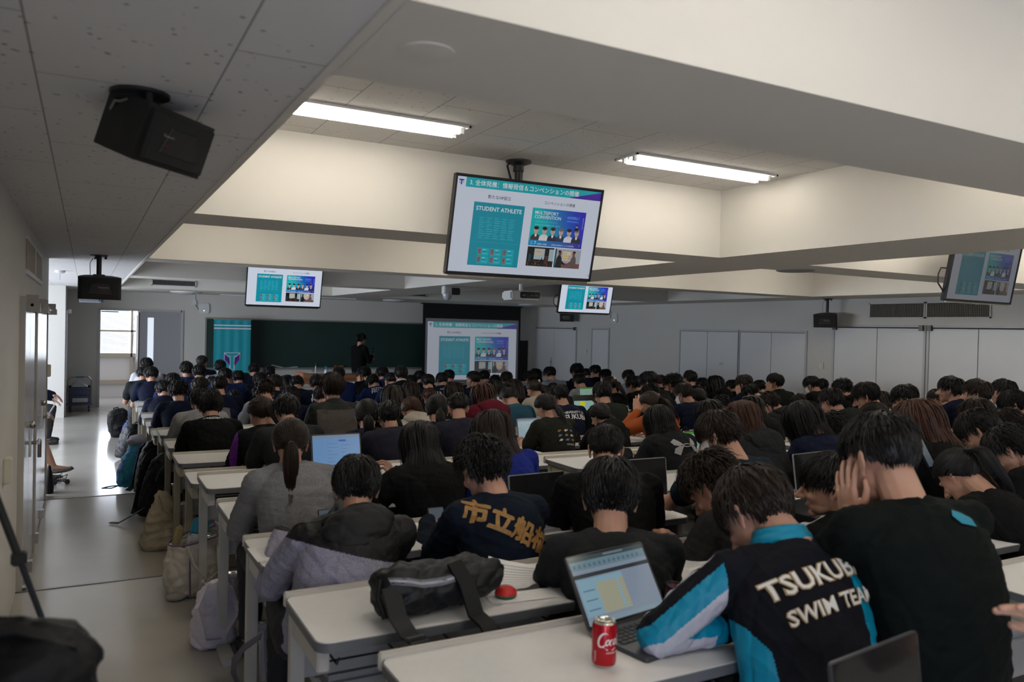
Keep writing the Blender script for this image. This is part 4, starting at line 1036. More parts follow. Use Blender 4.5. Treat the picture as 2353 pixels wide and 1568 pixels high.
def shape(polys, sub=.012):
    bm = bmesh.new()
    for P_ in polys:
        try: bm.faces.new([bm.verts.new((a, b, 0)) for a, b in P_])
        except Exception: pass
    bmesh.ops.triangulate(bm, faces=bm.faces[:])
    for _ in range(4):
        es = [e for e in bm.edges if e.calc_length() > sub]
        if not es: break
        bmesh.ops.subdivide_edges(bm, edges=es, cuts=1); bmesh.ops.triangulate(bm, faces=bm.faces[:])
    bm.verts.index_update(); r = ([(v.co.x, v.co.y) for v in bm.verts], [tuple(v.index for v in f.verts) for f in bm.faces]); bm.free(); return r
pwhite = mat('print_white', (.62, .62, .62), .7)
# ---------------------------------------------------------------- one seated person
NP = [0]
def person(P, Yh, fz, o):
    """P: head centre in the room, Yh: hips row position, fz: floor height. o: option dict"""
    NP[0] += 1; hi = o['hi']; sd = NP[0]
    X = P[0] + o.get('hx', 0); by = math.radians(o.get('byaw', 0)); dd = P[1] - Yh
    if by: X = P[0] + math.sin(by) * dd + o.get('hx', 0) * math.cos(by); Yh = P[1] - math.cos(by) * dd + o.get('hx', 0) * math.sin(by)
    root = thing('person', o['label'], 'person', (X, Yh, fz), by, o.get('group', 'students seated in the rows'))
    Pc = Matrix.Rotation(-by, 3, 'Z') @ Vector((P[0] - X, P[1] - Yh, P[2] - fz)); hs = o['hs']; yaw = math.radians(o['yaw']) - by; pit = math.radians(o['pitch']); tilt = math.radians(o.get('tilt', 0))
    Rh = Matrix.Rotation(yaw, 3, 'Z') @ Matrix.Rotation(-pit, 3, 'X') @ Matrix.Rotation(tilt, 3, 'Y')
    MH = Matrix.Translation(Pc) @ Rh.to_4x4() @ Matrix.Diagonal((hs, hs, hs, 1))
    N = Pc + Rh @ Vector((0, -.035, -.070)) * hs + Vector((0, -.012 - .012 * math.sin(pit), -.060))
    wid = o.get('wid', .99 if o['hair'] in 'sckC' else .96) * (.93 if o['hair'] in 'sckC' else .88); S0 = Vector((0, 0, .49)); f, df = spine(S0, N, o.get('hump', .10))
    sh = {}
    nd = df(.95)
    for s in (-1, 1): sh[s] = N + Vector((s * .178 * wid, -.004, 0)) - nd * .055 + Vector((0, o.get('shy%d' % s, 0), o.get('shz%d' % s, 0)))
    # arms
    dz = .745; arms = {}; EX = o.get('elbow', {})
    for s in (-1, 1):
        a = o.get('armL' if s < 0 else 'armR', 'desk')
        if a == 'desk':
            T = Vector((s * (.13 if o['post'] != 'd' else .20), max(N.y + .18, .40), dz)); up = (0, 0, 1); hint = (s * .45, -.4, -1); fd = Vector((-s * .55, .85, -.1))
        elif a == 'face':
            T = Pc + Rh @ Vector((s * .075, .075, -.13)) * hs; hint = (s * .7, .1, -1); up = None; fd = Rh @ Vector((s * .05, -.15, 1))
        elif a == 'brow':
            T = Pc + Rh @ Vector((s * .07, .12, -.02)); hint = (s * .6, .3, -1); up = None; fd = Rh @ Vector((-s * .3, -.3, 1))
        else: T, hint, up, fd = a; T = Vector(T); fd = Vector(fd)
        if isinstance(a, tuple) and len(a) > 4: pass
        E_, W_ = (Vector(EX[s]), T) if EX.get(s) else ik(sh[s], T, .285 * o.get('al', 1), .245 * o.get('al', 1), hint)
        arms[s] = (sh[s], E_, W_, fd, up if up else tuple((Rh @ Vector((s, 0, 0)))), a)
    # body (skin)
    b = MB(); torso(b, f, df, -.018, wid, 0, True)
    b.cap(N + Vector((0, 0, -.02)), .052, Pc + Rh @ Vector((0, -.03, -.10)) * hs, .050)
    for s in (-1, 1):
        S_, E_, W_, fd, up, a = arms[s]
        b.cap(N - nd * .03 + Vector((s * .06, 0, 0)), .05, S_, .046).cap(S_, .046, E_, .038).cap(E_, .039, E_.lerp(W_, .35), .037).cap(E_.lerp(W_, .35), .037, W_, .025)
        b.cap((s * .09, .02, .49), .07, (s * .12, .40, .49), .05).cap((s * .12, .40, .49), .05, (s * .125, .37, .08), .035)
    vx = .009 if hi else .017
    bm_ = remesh(b, vx, 2); parts = [arr(bm_)]; bpy.data.meshes.remove(bm_)
    parts.append(xf(HH if hi else HL, MH))
    for s in (-1, 1):
        S_, E_, W_, fd, up, a = arms[s]
        cu, sp = o.get('handL' if s < 0 else 'handR', (.35, .12) if a == 'desk' else (.22, .12))
        Rm = orient(fd, up).to_4x4(); Mh = Matrix.Translation(W_ - Rm.to_3x3() @ Vector((0, 0, 0))) @ Rm @ Matrix.Diagonal((-s * 1.0, 1, 1, 1)) 
        parts.append(xf(hand(cu, sp, hi and (a != 'desk' or o.get('hihand'))), Mh))
    body = link('body', joinmesh('body', parts, [skin]), root)
    # garment
    gt, gc = o['gt'], o['gc']; g = {'t': .010, 'w': .020, 'j': .022, 'h': .024, 's': .018}[gt]
    m = MB(); torso(m, f, df, g, wid, 0, False)
    long = gt != 't'
    for s in (-1, 1):
        S_, E_, W_, fd, up, a = arms[s]
        m.cap(f(.93) + Vector((s * .05, 0, 0)), .060 + g * .5, S_, .051 + g * .6)
        if long: m.cap(S_, .056 + g * .6, E_, .047 + g * .6).cap(E_, .049 + g * .5, W_, .033 + g * .35)
        else: m.cap(S_, .056 + g, S_.lerp(E_, .62), .056 + g)
    nk = f(.985); nd2 = (Pc + Rh @ Vector((0, -.03, -.09)) - N).normalized()
    def ring(c, d, R_, r_, n=20, sy=1.0): 
        x, y, _ = frame(d); return [c + (x * math.cos(2 * PI * i / n) + y * math.sin(2 * PI * i / n)) * R_ for i in range(n + 1)]
    if gt in 'js': m.tube(ring(nk + nd2 * .028, nd2, .064, 0), .019, 8)
    elif gt in 't': m.tube(ring(nk + nd2 * .002, nd2, .064, 0), .011, 6)
    else: m.tube(ring(nk + nd2 * .010, nd2, .066, 0), .017, 6)
    if gt in 'js': m.tube(ring(nk + nd2 * .008, nd2, .066, 0), .021, 8)
    gm_ = remesh(m, .0042 if gc in ('sw', 'sp') else .0075 if hi else .0145, 3 if hi else 2); fold(gm_, sd, .0042 if hi else .0035)
    mats = [clothmat(gc)]; pred = None
    if gc == 'gb': mats += [cm('cloth_sleeve_black', (.008, .010, .009))]; pred = lambda c: 1 if abs(c[0]) > .165 or c[2] > N.z - .03 else 0
    if gc == 'bu': mats += [cm('cloth_purple', (.12, .012, .22))]; pred = lambda c: 1 if (c[0] < -.185 and c[2] > N.z - .27 and c[1] < sh[-1].y + .03 and c[0] < -.185) else 0
    if gc == 'sp': mats += [cm('cloth_yoke_black', (.0055, .0055, .0065), .6)]; pred = lambda c: 1 if (Vector(c) - S0).dot(N - S0) / (N - S0).length_squared > .73 else 0
    if gc == 'ar':
        mats += [cm('cloth_white_panel', (.5, .5, .5))]; pred = lambda c: 1 if (.02 < (c[1] - sh[-1].y) < .075 and c[0] < -.07 and c[2] > N.z - .35) else 0
    if gc == 'gv': mats += [clothmat('nv')]; pred = lambda c: 1 if abs(c[0]) > .15 else 0
    if gc == 'wb': mats += [clothmat('cr')]; pred = lambda c: 1 if c[2] > N.z - .05 and abs(c[0]) < .16 else 0
    if gc == 'gy' and 'collar' in o['label']: mats += [clothmat('lg')]; pred = lambda c: 1 if c[2] > N.z - .03 else 0
    if gc == 'sw':
        mats += [cm('cloth_swim_teal', (.0, .20, .33), .45), cm('cloth_swim_white', (.42, .42, .50), .5)]
        pred = o['swpred'](arms, N, f)
    for M_ in mats: gm_.materials.append(M_)
    if pred:
        n = len(gm_.polygons); cc = np.empty(n * 3); gm_.polygons.foreach_get('center', cc); cc = cc.reshape(-1, 3)
        gm_.polygons.foreach_set('material_index', [pred(c) for c in cc])
    gm_.shade_smooth(); gar = link({'t': 't_shirt', 'w': 'sweatshirt', 'j': 'jacket', 'h': 'hoodie', 's': 'suit_jacket'}[gt], gm_, root)
    if gt == 'h':
        hd = MB(); B_ = f(.93)
        for i in range(9):
            a = PI * (i / 8) + 0; 
        pts = [nk + Vector((math.cos(t) * (.088 + .015 * math.sin(t)), -.018 - math.sin(t) * .075, .035 - .045 * math.sin(t))) for t in np.linspace(-.45, PI + .45, 16)]
        hd.tube(pts, [.018 + .018 * math.sin(PI * i / 15) for i in range(16)], 10)
        ob = Vector((1, 0, 0)).cross(df(.9)); ob = ob if ob.y < 0 else -ob; Rb = Matrix((Vector((1, 0, 0)), -ob, df(.9))).transposed()
        hd.ell(f(.86) + ob * .105, (.125, .052, .095), Rb).ell(f(.80) + ob * .115, (.085, .042, .075), Rb).ell(f(.95) + ob * .07, (.135, .055, .05), Rb)
        hd.ell(nk + Vector((0, -.060, -.002)), (.130, .070, .045), Matrix.Rotation(-.3, 3, 'X'))
        hm = remesh(hd, .007 if hi else .013, 3); fold(hm, sd + 9, .005 if hi else .003)
        hm.materials.append(cm('cloth_yoke_black', (.0055, .0055, .0065)) if gc == 'sp' else clothmat('cr' if gc == 'wb' else gc)); hm.shade_smooth(); link('hood', hm, root)
    if gc == 'sw':
        cl = MB().tube(ring(nk + nd2 * .035, nd2, .069, 0), .022, 8).tube(ring(nk + nd2 * .062, nd2, .066, 0), .014, 8); c2 = remesh(cl, .006, 2); c2.materials.append(MATS['cloth_swim_teal']); c2.shade_smooth(); link('collar', c2, root)
    if gt == 's':
        cl = MB().tube(ring(nk + nd2 * .05, nd2, .058, 0), .010, 8); c2 = cl.mesh('shirt_collar', pwhite); link('shirt_collar', c2, root)
    hr = hair(o['hair'], o['hc'], o.get('seed', sd % 4), hi, root, MH, 1 if o['pitch'] > 35 and o['hair'] in 'pPh' else 0)
    if o['hair'] in 'pPhu':
        T = {'p': (0, -.118, -.045), 'P': (0, -.122, .015), 'h': (0, -.115, .060), 'u': (0, -.1, .085)}[o['hair']]
        tm = MB().tube([(T[0] + .014 * math.cos(a), T[1] - .010, T[2] + .014 * math.sin(a)) for a in np.linspace(0, 2 * PI, 14)], .005, 6).mesh('hair_tie', mat('tie_' + ('w' if 'white hair tie' in o['label'] else 'k'), (.5, .45, .4) if 'white hair tie' in o['label'] else (.02, .015, .015), .6))
        q = link('hair_tie', tm, root); q.matrix_local = MH
    fl = o.get('fl', '')
    face = hi and (abs(o['yaw']) >= 20)
    if face or (abs(o['yaw']) >= 30):
        e = MB()
        for s in (-1, 1): e.ell((s * .031, .0885, .004), (.0125, .004, .0035)); e.tube([(s * .014, .094, .022), (s * .030, .096, .028), (s * .046, .086, .023)], .0028, 5)
        q = link('eyes_and_brows', e.mesh('eyes', eyed), root); q.matrix_local = MH
        q = link('lips', MB().ell((0, .0925, -.0635), (.018, .0035, .0045)).mesh('lips', lipm), root); q.matrix_local = MH
    if 'mask' in o['label'].lower().replace('mask wearer', 'mask'):
        k = MB()
        R_ = [[Vector((math.sin(a) * (.070 + .001 * j), .012 + math.cos(a) * (.080 + .022 * math.sin(PI * j / 8)), -.002 - .0125 * j)) for a in np.linspace(-1.25, 1.25, 17)] for j in range(9)]
        R_ = [r + [p + Vector((0, -.006, 0)) for p in r[::-1]] for r in R_]; k.rings(R_)
        for s in (-1, 1):
            for z in (-.008, -.08): k.tube([(s * .066, .038, z), (s * .080, .005, -.015 + (z + .03) * .5), (s * .086, -.025, -.012)], .0016, 5)
        q = link('face_mask', k.mesh('face_mask', mat('mask_white', (.60, .62, .66), .8)), root); q.matrix_local = MH
    if 'glasses' in o['label']:
        k = MB()
        for s in (-1, 1): k.tube([(s * .033 + .022 * math.cos(a), .105, .002 + .018 * math.sin(a)) for a in np.linspace(0, 2 * PI, 14)], .0014, 5).tube([(s * .055, .103, .006), (s * .083, .0, .004)], .0014, 5)
        q = link('glasses', k.mesh('glasses', blackm), root); q.matrix_local = MH
    if not o.get('nolegs'): legs(root, hi)
    # prints
    Vv = df(.7); Dd = Vector((1, 0, 0)).cross(Vv) * -1
    if Dd.y < 0: Dd = -Dd
    U = Vector((1, 0, 0))
    def put(v2f, du, t, M_, nm='lettering', off=.004, Uv=U, V2=None, D2=None): decal(gar, nm, v2f[0], v2f[1], f(t) + Uv * du, Uv, V2 or Vv, D2 or Dd, M_, root, off)
    if fl == 'J':
        sc = 1.0; put(txt('JOYFUL', .068, .03, sub=.03), 0, .84, pwhite); put(txt('HONDA', .068, .03, sub=.03), 0, .73, pwhite)
    if fl == 'T':
        put(txt('UNIVERSITY OF', .038, .02), .01, .80, pwhite); put(txt('TSUKUBA', .070, .025), .01, .70, pwhite)
    if fl == 'N':
        put(txt('INNOCENTE', .026, .02), 0, .975, pwhite, off=.012); put(txt('TSUKUBA', .022, .02), 0, .955, pwhite, off=.012)
    if fl == 'U': put(txt('TSUKUBA', .04, .01), .02, .78, mat('print_pale_blue', (.12, .25, .38), .7)); put(txt('UNIVERSITY', .02, .01), .02, .86, mat('print_pale_blue', (.12, .25, .38), .7))
    if fl == 'K':
        gold = mat('print_gold', (.33, .17, .045), .6, nscale=60, namt=.2)
        for i, ch in enumerate('市立船橋'):
            for dx, dt in ((0, 0), (.003, .006), (-.003, -.006), (.003, -.006)): put(txt(ch, .098, .010, -.45 - i * .06, sub=.02), -.135 + i * .083 + dx, .89 - i * .115 + dt, gold, off=.004 + dx * .05)
    if fl == 'S':
        edge = mat('print_gold_edge', (.30, .20, .09), .6)
        for M_, bo, of in ((edge, .055, .0045), (pwhite, .012, .0065)):
            put(txt('TSUKUBA', .077, bo, .20, sub=.02, shear=.0), .0, .80, M_, off=of); put(txt('SWIM TEAM', .055, bo, .20, sub=.02), .025, .66, M_, off=of)
    if fl == 'B': put(shape([[(-.03 + .024 * math.cos(a) - .008 * math.sin(a), .034 * math.sin(a) - .008 * math.cos(a)) for a in np.linspace(0, 2 * PI, 16, False)]]), .0, .88, mat('print_yellow', (.60, .38, .03), .6), 'butterfly_mark'); put(shape([[(.03 + .024 * math.cos(a) + .008 * math.sin(a), .034 * math.sin(a) + .008 * math.cos(a)) for a in np.linspace(0, 2 * PI, 16, False)]]), .0, .88, mat('print_yellow', (.6, .38, .03), .6), 'butterfly_mark')
    if fl == 'H':
        gy = mat('print_grey', (.30, .30, .31), .7)
        P_ = []
        for s in (1, -1):
            for q in (1, -1): P_.append([(s * .022, q * .004 + s * .0), (s * .035, q * .012), (s * .068, q * .062), (s * .105, q * .040), (s * .092, q * .012), (s * .06, q * .0)])
        oo = [(.036 * math.cos(a), .013 * math.sin(a)) for a in np.linspace(0, 2 * PI, 18)]; ii = [(.027 * math.cos(a), .006 * math.sin(a)) for a in np.linspace(0, 2 * PI, 18)]
        for i in range(17): P_.append([oo[i], oo[i + 1], ii[i + 1], ii[i]])
        put(shape(P_), .01, .72, gy, 'crossed_mark')
    if fl == 'A':
        for i in range(3):
            for j in range(3):
                c = [(.30, .12, .03), (.5, .5, .48), (.10, .16, .30)][(i + j * 2) % 3]; M_ = mat('print_animal_%d' % ((i + j * 2) % 3), c, .7)
                put(shape([[(.014 * math.cos(a) * (1 + .3 * math.sin(2 * a + i)), .009 * math.sin(a) * (1 + .4 * math.cos(3 * a + j))) for a in np.linspace(0, 2 * PI, 14, False)], [(.008, .002), (.02, .012), (.016, -.002)]]), -.04 + i * .06, .70 - j * .085, M_, 'animal_print')
        put(txt('CRAIJO', .018, .02, spacing=1.4), .05, .45, pwhite)
    if fl in ('W', 'C', 'G'):
        M_ = pwhite if fl == 'W' else mat('print_cyan', (.0, .22, .33), .6); k = {'W': .6, 'C': .9, 'G': 1.25}[fl]
        put(shape([[(-.035 * k, .01 * k), (-.02 * k, .022 * k), (.005 * k, .016 * k), (.035 * k, .004 * k), (.03 * k, -.018 * k), (0, -.012 * k), (-.02 * k, -.008 * k)]]), .075 if fl == 'G' else .03, .93, M_, 'chest_mark' if 0 else 'back_mark', off=.006)
    if fl == 'F':
        fm_ = MB()
        for i in range(5): fm_.ell((.02 + .012 * math.cos(i * 1.26), -.115, .075 + .012 * math.sin(i * 1.26)), (.009, .005, .009))
        q = link('hair_clip', fm_.mesh('hair_clip', mat('clip_cream', (.6, .5, .42), .4)), root); q.matrix_local = MH
    if 'headband' in o['label']:
        q = link('headband', MB().tube([(math.cos(a) * .086, .005 + .02 * math.sin(a), .02 + math.sin(a) * .104) for a in np.linspace(-.1, PI + .1, 20)], .005, 6).mesh('headband', mat('band', (.10, .08, .05), .4)), root); q.matrix_local = MH
    return root, dict(N=N, f=f, df=df, arms=arms, gar=gar, MH=MH, X=X, Yh=Yh, fz=fz, Rh=Rh, Pc=Pc)
# ---------------------------------------------------------------- who sits where: pixel of the head, width, look, label
TABLE = """
A 640 195 140 s k t wt n 5|student in a white t-shirt, nearest the open front doorway
A 600 290 110 s k t ch n 0|student in a dark grey t-shirt, half hidden behind a navy t-shirt near the doorway
A 690 295 150 s k t nv n 10|student in a plain navy t-shirt at the left row end below the doorway
A 815 365 125 s r j rb d 15|reddish-brown haired student leaning on a desk in a bright blue jacket
A 928 370 160 s k j rb n -5|black haired student in a blue jacket behind the reddish-brown haired one
A 825 455 170 s k j nv n 10|student with cropped nape and a navy patterned jacket at the left row end
A 985 480 200 c k t nv n 0|curly haired student in a navy t-shirt with bare forearm on the desk end
A 1070 235 145 s k t rb u 5|student in a blue t-shirt sitting tall just right of the grey front door
A 1240 160 125 k g s nv u -30|older person in a dark suit with a white collar, left of the banner
A 1210 275 150 s k j nv n 0|dark haired student seated right behind the suited older person
A 1200 350 125 s k j rb d 0|student in a blue jacket bent low below the suited older person
A 1215 430 180 s o j rb n 0|student with olive-tinted short hair in a blue jacket
A 1350 400 110 s k j nv d 15|masked student half hidden left of a navy t-shirt student with orange-lit ears
A 1430 420 175 s k t nv n 0|student with a bowl-like short cut and navy t-shirt, both ears showing
A 1435 210 130 s k t lg u 0|student in a light grey t-shirt in front of the banner emblem
A 1490 310 130 s k t rb n 0|student in a blue t-shirt below the banner foot
A 1630 330 135 s k j rb n 10|student in a blue jacket right of the banner foot, head bowed left
A 1700 350 125 s k j nv n 0 J|student in a navy jacket with white JO lettering below the banner
A 1800 245 125 s k t nv n 0|student in a navy top just right of the banner edge
A 1960 280 140 s k t nv n 0|round black head under the left chalkboard pointer
A 1870 365 160 s k t nv n 10|dark haired student two seats right of the navy jacket with JO lettering
A 2160 375 130 b k j nv n 0|student with chin-length black hair under the chalkboard, middle left
A 2020 400 180 s b j nv n 0|brown-black haired student in a navy jacket seen over a lower row, left block
A 2265 400 155 s k t nv d -5|student in a navy t-shirt with neck bent, left of the grey vest jacket
A 1590 560 165 s k t nv d 10|student resting face down on the desk, spiky black hair, left block
A 1740 500 140 c k j nv d 20|curly haired student slumped forward in a purplish navy jacket
A 1915 500 230 c b w gy d 0|curly brown-haired student with a grey and white collar, head bowed
A 2200 535 190 s k j nv n 0|round black head directly left of the student lettered JO HO
A 1205 575 195 s k w lg n 10|student in a light grey sweater leaning left, behind the black jacket
A 1340 560 190 s k w gv n 0|student in a grey and navy top hidden behind the black jacket student
A 1330 640 275 s k j bk n 0 N|black haired student in a plain black jacket with small white nape lettering
A 1880 720 300 P b j bu n 15 B|ponytailed student in a black and purple jacket with a yellow butterfly mark
A 2150 685 235 s k t ch n 0|short haired student in a dark top between two ponytailed students
B 600 395 160 s k j nv n 0 J|student in a navy jacket with white JO HO lettering, left of the podium edge
B 765 435 265 s b j gb u 5|tall student with fluffy hair in a grey-backed black-sleeved jacket
B 655 525 85 s k t nv n 0|small dark head peeking out left of the grey-backed jacket
B 835 290 125 s k j rb u 0|student in a blue jacket right in front of the podium
B 1110 290 140 s k t bk n 35|student in black resting chin on hand in front of the podium
B 1210 385 150 s k j rb d 10 J|student in a blue jacket with white JOYFU HOM lettering
B 1305 290 140 s k j rb n 0|fluffy haired student in a navy jacket beyond the white lettering
B 1395 360 150 k k j pb n 15|student with slicked hair in a navy printed jacket
B 1505 285 120 s k s bk u 0|upright student in a black suit left of the projection screen
B 1425 535 215 b b j bk n 0|student with brown-black shoulder hair in a dark top, centre left
B 1625 475 175 b b t bk n 0|student with a brown bob and black scoop-necked top
B 1620 375 130 s k j nv n 0|student in navy in front of the projection screen, left edge
B 1710 325 125 s k j nv n 0|student in navy before the lower left corner of the projection screen
B 1800 375 145 s k j nv n 0 J|student in navy with white JU lettering, below the projected teal page
B 1950 350 130 s k j nv n 5 J|student in a navy jacket with white JO HO lettering, under the projection screen
B 2025 315 120 s k j nv n 0|student in navy just right of the head under the projected page
B 2080 465 155 b b j nv n 15|masked student with a dark brown bob below the screen
B 2290 345 150 k k j nv u 25 J|student with an undercut drinking from a bottle, navy lettered jacket
B 1820 545 130 s r w bk d 0|brown haired student bent low behind a laptop, centre left
B 1145 745 295 p k w nv n -15|student with a low ponytail in a navy polo, centre left
B 1375 745 235 s k j pn n 0|short haired student in a purplish navy jacket beside the navy polo
B 1620 690 245 P r h wb d -10|student with a brown ponytail and a white-hooded black top, face down
B 1900 680 275 p k w nv n -15|student with a long black ponytail sweeping right over a navy top
B 2125 650 245 k k j pn n -15|student with cropped hair and a purplish navy collar
C 530 320 120 s k j nv n 0|dark head just right of the drinking student
C 650 370 120 c k w bk n 0|spiky haired student before the lower right projection photo
C 770 345 140 s k j bk n 0|round black head below the right edge of the projection screen
C 510 500 205 b r h mr n 15|student with a copper bob in a maroon hoodie
C 655 455 140 b k t wt n 0|student with a black bob and a white top with green print
C 845 455 190 l b j bk n 0|long brown-haired student in a black jacket, centre
C 800 550 210 u k t tl d 0|student with a bun in a blue teal t-shirt, centre
C 1065 450 165 P b w cr n 20 F|student with a brown ponytail and pale flower clip in a cream top
C 1030 335 140 s k j nv n 10|student in navy bowed beside long straight hair, near the black grille panel
C 1085 290 95 l k j bk u 0|student with long straight black hair in front of the grey double doors
C 1235 285 130 s k t gy n 10|student in a light grey t-shirt in front of the grey double doors
C 1530 255 140 s k t nv n 10|student in a navy top with a laptop right of the grey double doors
C 1555 365 140 s k t lg n 10 U|student in a pale grey t-shirt with faint blue print
C 1630 285 85 s k t te n 0|student in a teal t-shirt behind the pale grey t-shirt
C 1725 260 120 s k t bk n 15|student in black with a white graphic in front of the narrow wall panel
C 1835 305 120 s k w bk n 20|masked student in black near the narrow wall panel
C 1885 420 170 P b w bk n 0 F|student with brown hair tied with a pink flower clip
C 1805 500 215 s k w gg n -10|short haired student in a grey-green top, centre
C 2085 315 125 s k t gy n 15|student in a grey t-shirt in front of the plain beige wall
C 2145 405 160 s k j bk n 20|student in a black jacket bowed left, below the beige wall
C 1335 520 190 s k t nv n 15 T|student in a navy t-shirt with UNIVERSITY OF TSUKUBA lettering
C 1275 470 120 s b w ch d 0|student in dark grey behind the university lettered t-shirt
C 1190 640 195 p k t ol n 20 A|student with a low ponytail in an olive t-shirt with small animal prints
C 1780 590 160 h k j bk n 0|student with a high dark ponytail behind the black hoodie
C 1780 740 215 p k h bk n 15|student with a low ponytail in a black hoodie, elbow on the white desk
C 620 900 370 L b t ro n 0|student with very long brown hair and a royal blue top
D 425 375 190 s k j bk n 35|student in black with profile facing left, right of centre
D 550 370 110 s r w bk n 0|reddish-brown head behind the leftward profile
D 690 400 185 c k j dg n 15|curly haired student in dark green with a hand on the cheek
D 870 330 140 s k w bk u 0|upright student in front of the hinged grey wall panels
D 860 410 110 s k w bk d 0|low black head under the upright student at the grey wall panels
D 1000 400 125 s k w bk n 10|student in black left of long straight brown-black hair
D 1140 400 165 l k h bk n 10|student with long dark hair and a black hood by the wall panels
D 1320 420 120 s k w dg n 15|student in dark green between long hair and hand-on-face student
D 1455 395 165 s b w nv n 15|student holding a hand to the face, dark blue top
D 1620 430 130 s k w bk n 10|round black head left of the upward-looking profile
D 1785 375 160 s k j dg u 35|student in dark green, face lifted, hands at the mouth
D 455 505 195 s k h bk d 10|student in a patterned black hooded jacket behind the orange sweatshirt
D 800 500 190 s b t nv n 20 M|student with a white mask in a navy t-shirt
D 960 550 180 p k j bk n 5|student with a headband and low ponytail in a black jacket
D 1530 495 165 s k h dg d 20|student slumped forward, black hood with teal lettering
D 440 610 215 P b w or n 35|student in an orange sweatshirt with a hand on the forehead
D 535 790 265 b k j ug n 5 H|student with a black bob in a dark grey jacket with a pale crossed mark
D 1215 620 155 c k w bk d 40|curly haired student resting sideways, right of centre
D 1080 685 205 b k j bk n 30|student in a black jacket with a white seam, head turned left
D 1440 775 330 b r h ch n 0|student with a smooth brown bob and charcoal hoodie
D 1525 650 190 l k w bk n 10|student with long black hair behind the grey hoodie
D 1740 625 210 c b h gh d 20|curly brown haired student in a dark grey hoodie holding a mask
D 2050 600 160 s b w bk d 0|brown-black head low over the desk, right of the grey hoodie
D 2090 780 335 b k w nv n 20|student with a black bob in a navy knitted sweater
D 2180 400 150 s k w bk n 20 M|masked student left of the cream wall switch
D 2280 425 145 s k j bk n 15|student in a black jacket under the cream wall switch
D 1180 950 430 s b t dt n 24 M|masked student in a dark teal t-shirt, nearest mask wearer
E 390 450 180 c k h bk n 0|curly haired student against the white double doors
E 270 585 235 s k h gg n 10 W|student in a grey-green hoodie with a small white mark
E 430 525 120 u k h dg n 0|student with a small bun in a dark hoodie
E 645 530 265 s k w dg n 30|student in dark green, cheek and ear visible, before the white doors
E 800 560 110 l b j dg n 10 C|student with long hair and a small blue mark on a dark jacket
E 1065 550 250 s k t nv n 35|student with thick black hair, fist at the mouth
E 1410 545 140 s b w bk n 40|student in profile peering past the tall navy jacket
E 1555 455 235 s k j nv u 20 J|tall student in a navy jacket with white lettering, upper right
E 1835 500 255 s b j nv u 25 J|student in a navy JOYFUL HONDA jacket, upper right
E 2120 480 240 s k t nv u 40|student looking left at the upper right edge of the crowd
E 2230 620 280 s k j bk n 30|student with a hand against the ear, upper right
E 730 770 280 P b w bk n 30|student with a light brown ponytail and white hair tie
E 1190 790 380 L r w bk n 30|student with long reddish-brown tied hair in a black top
E 1830 720 290 l b w ch n 35|student in thin glasses with long dark brown hair
E 300 950 370 c k w bk d 30|curly black haired student directly left of the large cropped head
E 1850 900 370 s k t ch d 25|student with thick black hair bent forward in a charcoal t-shirt
E 2190 850 330 s b w bk d 25|brown-black head behind the right edge crowd
E 2180 1060 370 s k w bk d 25|student facing down left beside a pale grey shirt, right edge
E 900 940 270 l k t bk n 20|long haired student in black with a phone, behind the large cropped head
N 820 1122 116 s k h sp n -18|student in a black-hooded heathered grey-lilac jacket
N 1110 1080 118 c k w kn n 5 K|student in a navy sweatshirt with golden characters across the back
N 668 1020 78 p b w gm n -12|student with a long brown ponytail in a heathered grey sweatshirt
N 965 1020 84 l k j bk n 0|student with shoulder-length black hair and black jacket holding a pencil
N 1392 1035 92 k k t bk n -33|student with a neat short cut in a wide black t-shirt
N 1402 1145 146 s k t ch n -33|student in a charcoal t-shirt in front of the open silver laptop
N 1640 1118 145 C b t gh d 20|student with curly brown hair in a dark grey t-shirt, bowed low
N 1738 1182 200 s b j sw d 8 S|student in a black, teal and white TSUKUBA SWIM TEAM jacket
N 1908 1118 120 s k j ar n 38|student with an ear ring and white-striped black jacket, in profile
N 2025 1060 180 k k w bg n -5 G|large student in a dark green top resting the face on a hand
N 2205 1095 95 h k t bk d 0|student with a short high ponytail in a black t-shirt
N 2320 1035 90 s k t bk d 20|student with shaggy hair in profile at the right edge
"""
ORG = dict(A=(200, 800), B=(600, 800), C=(1000, 800), D=(1400, 800), E=(1853, 800), N=(0, 0))
FORCE = {(820, 1122): 4, (1110, 1080): 4, (1402, 1145): 3, (1640, 1118): 3, (1738, 1182): 2, (1908, 1118): 3, (2025, 1060): 2, (668, 1020): 5, (965, 1020): 5}
SPECIAL = {}
def sw_pred(arms, N, f):
    S_, E_, W_ = arms[-1][0], arms[-1][1], arms[-1][2]
    def pr(c):
        c = Vector(c)
        # left sleeve: distance along and below the arm axis
        best = None
        for a, b in ((S_, E_), (E_, W_)):
            d = b - a; t = max(0, min(1, (c - a).dot(d) / d.dot(d))); q = a + d * t; k = (c - q)
            if best is None or k.length < best[0]: best = (k.length, k, t)
        if best[0] < .085 and c.x < -.15:
            u = best[1].z * .8 + best[1].y * .55
            if u > .050: return 0 if math.sin(c.x * 130 + c.y * 90) > .5 and u < .062 else 2
            if u > .018: return 0
            if u > -.030: return 1
            return 2
        z = (N.z - c.z)
        if c.x < -.11 - 0.0 * z and z > .14 and c.x < -.02 - max(0, .30 - z) * .75: return 1
        if c.x > .165: return 1
        return 0
    return pr
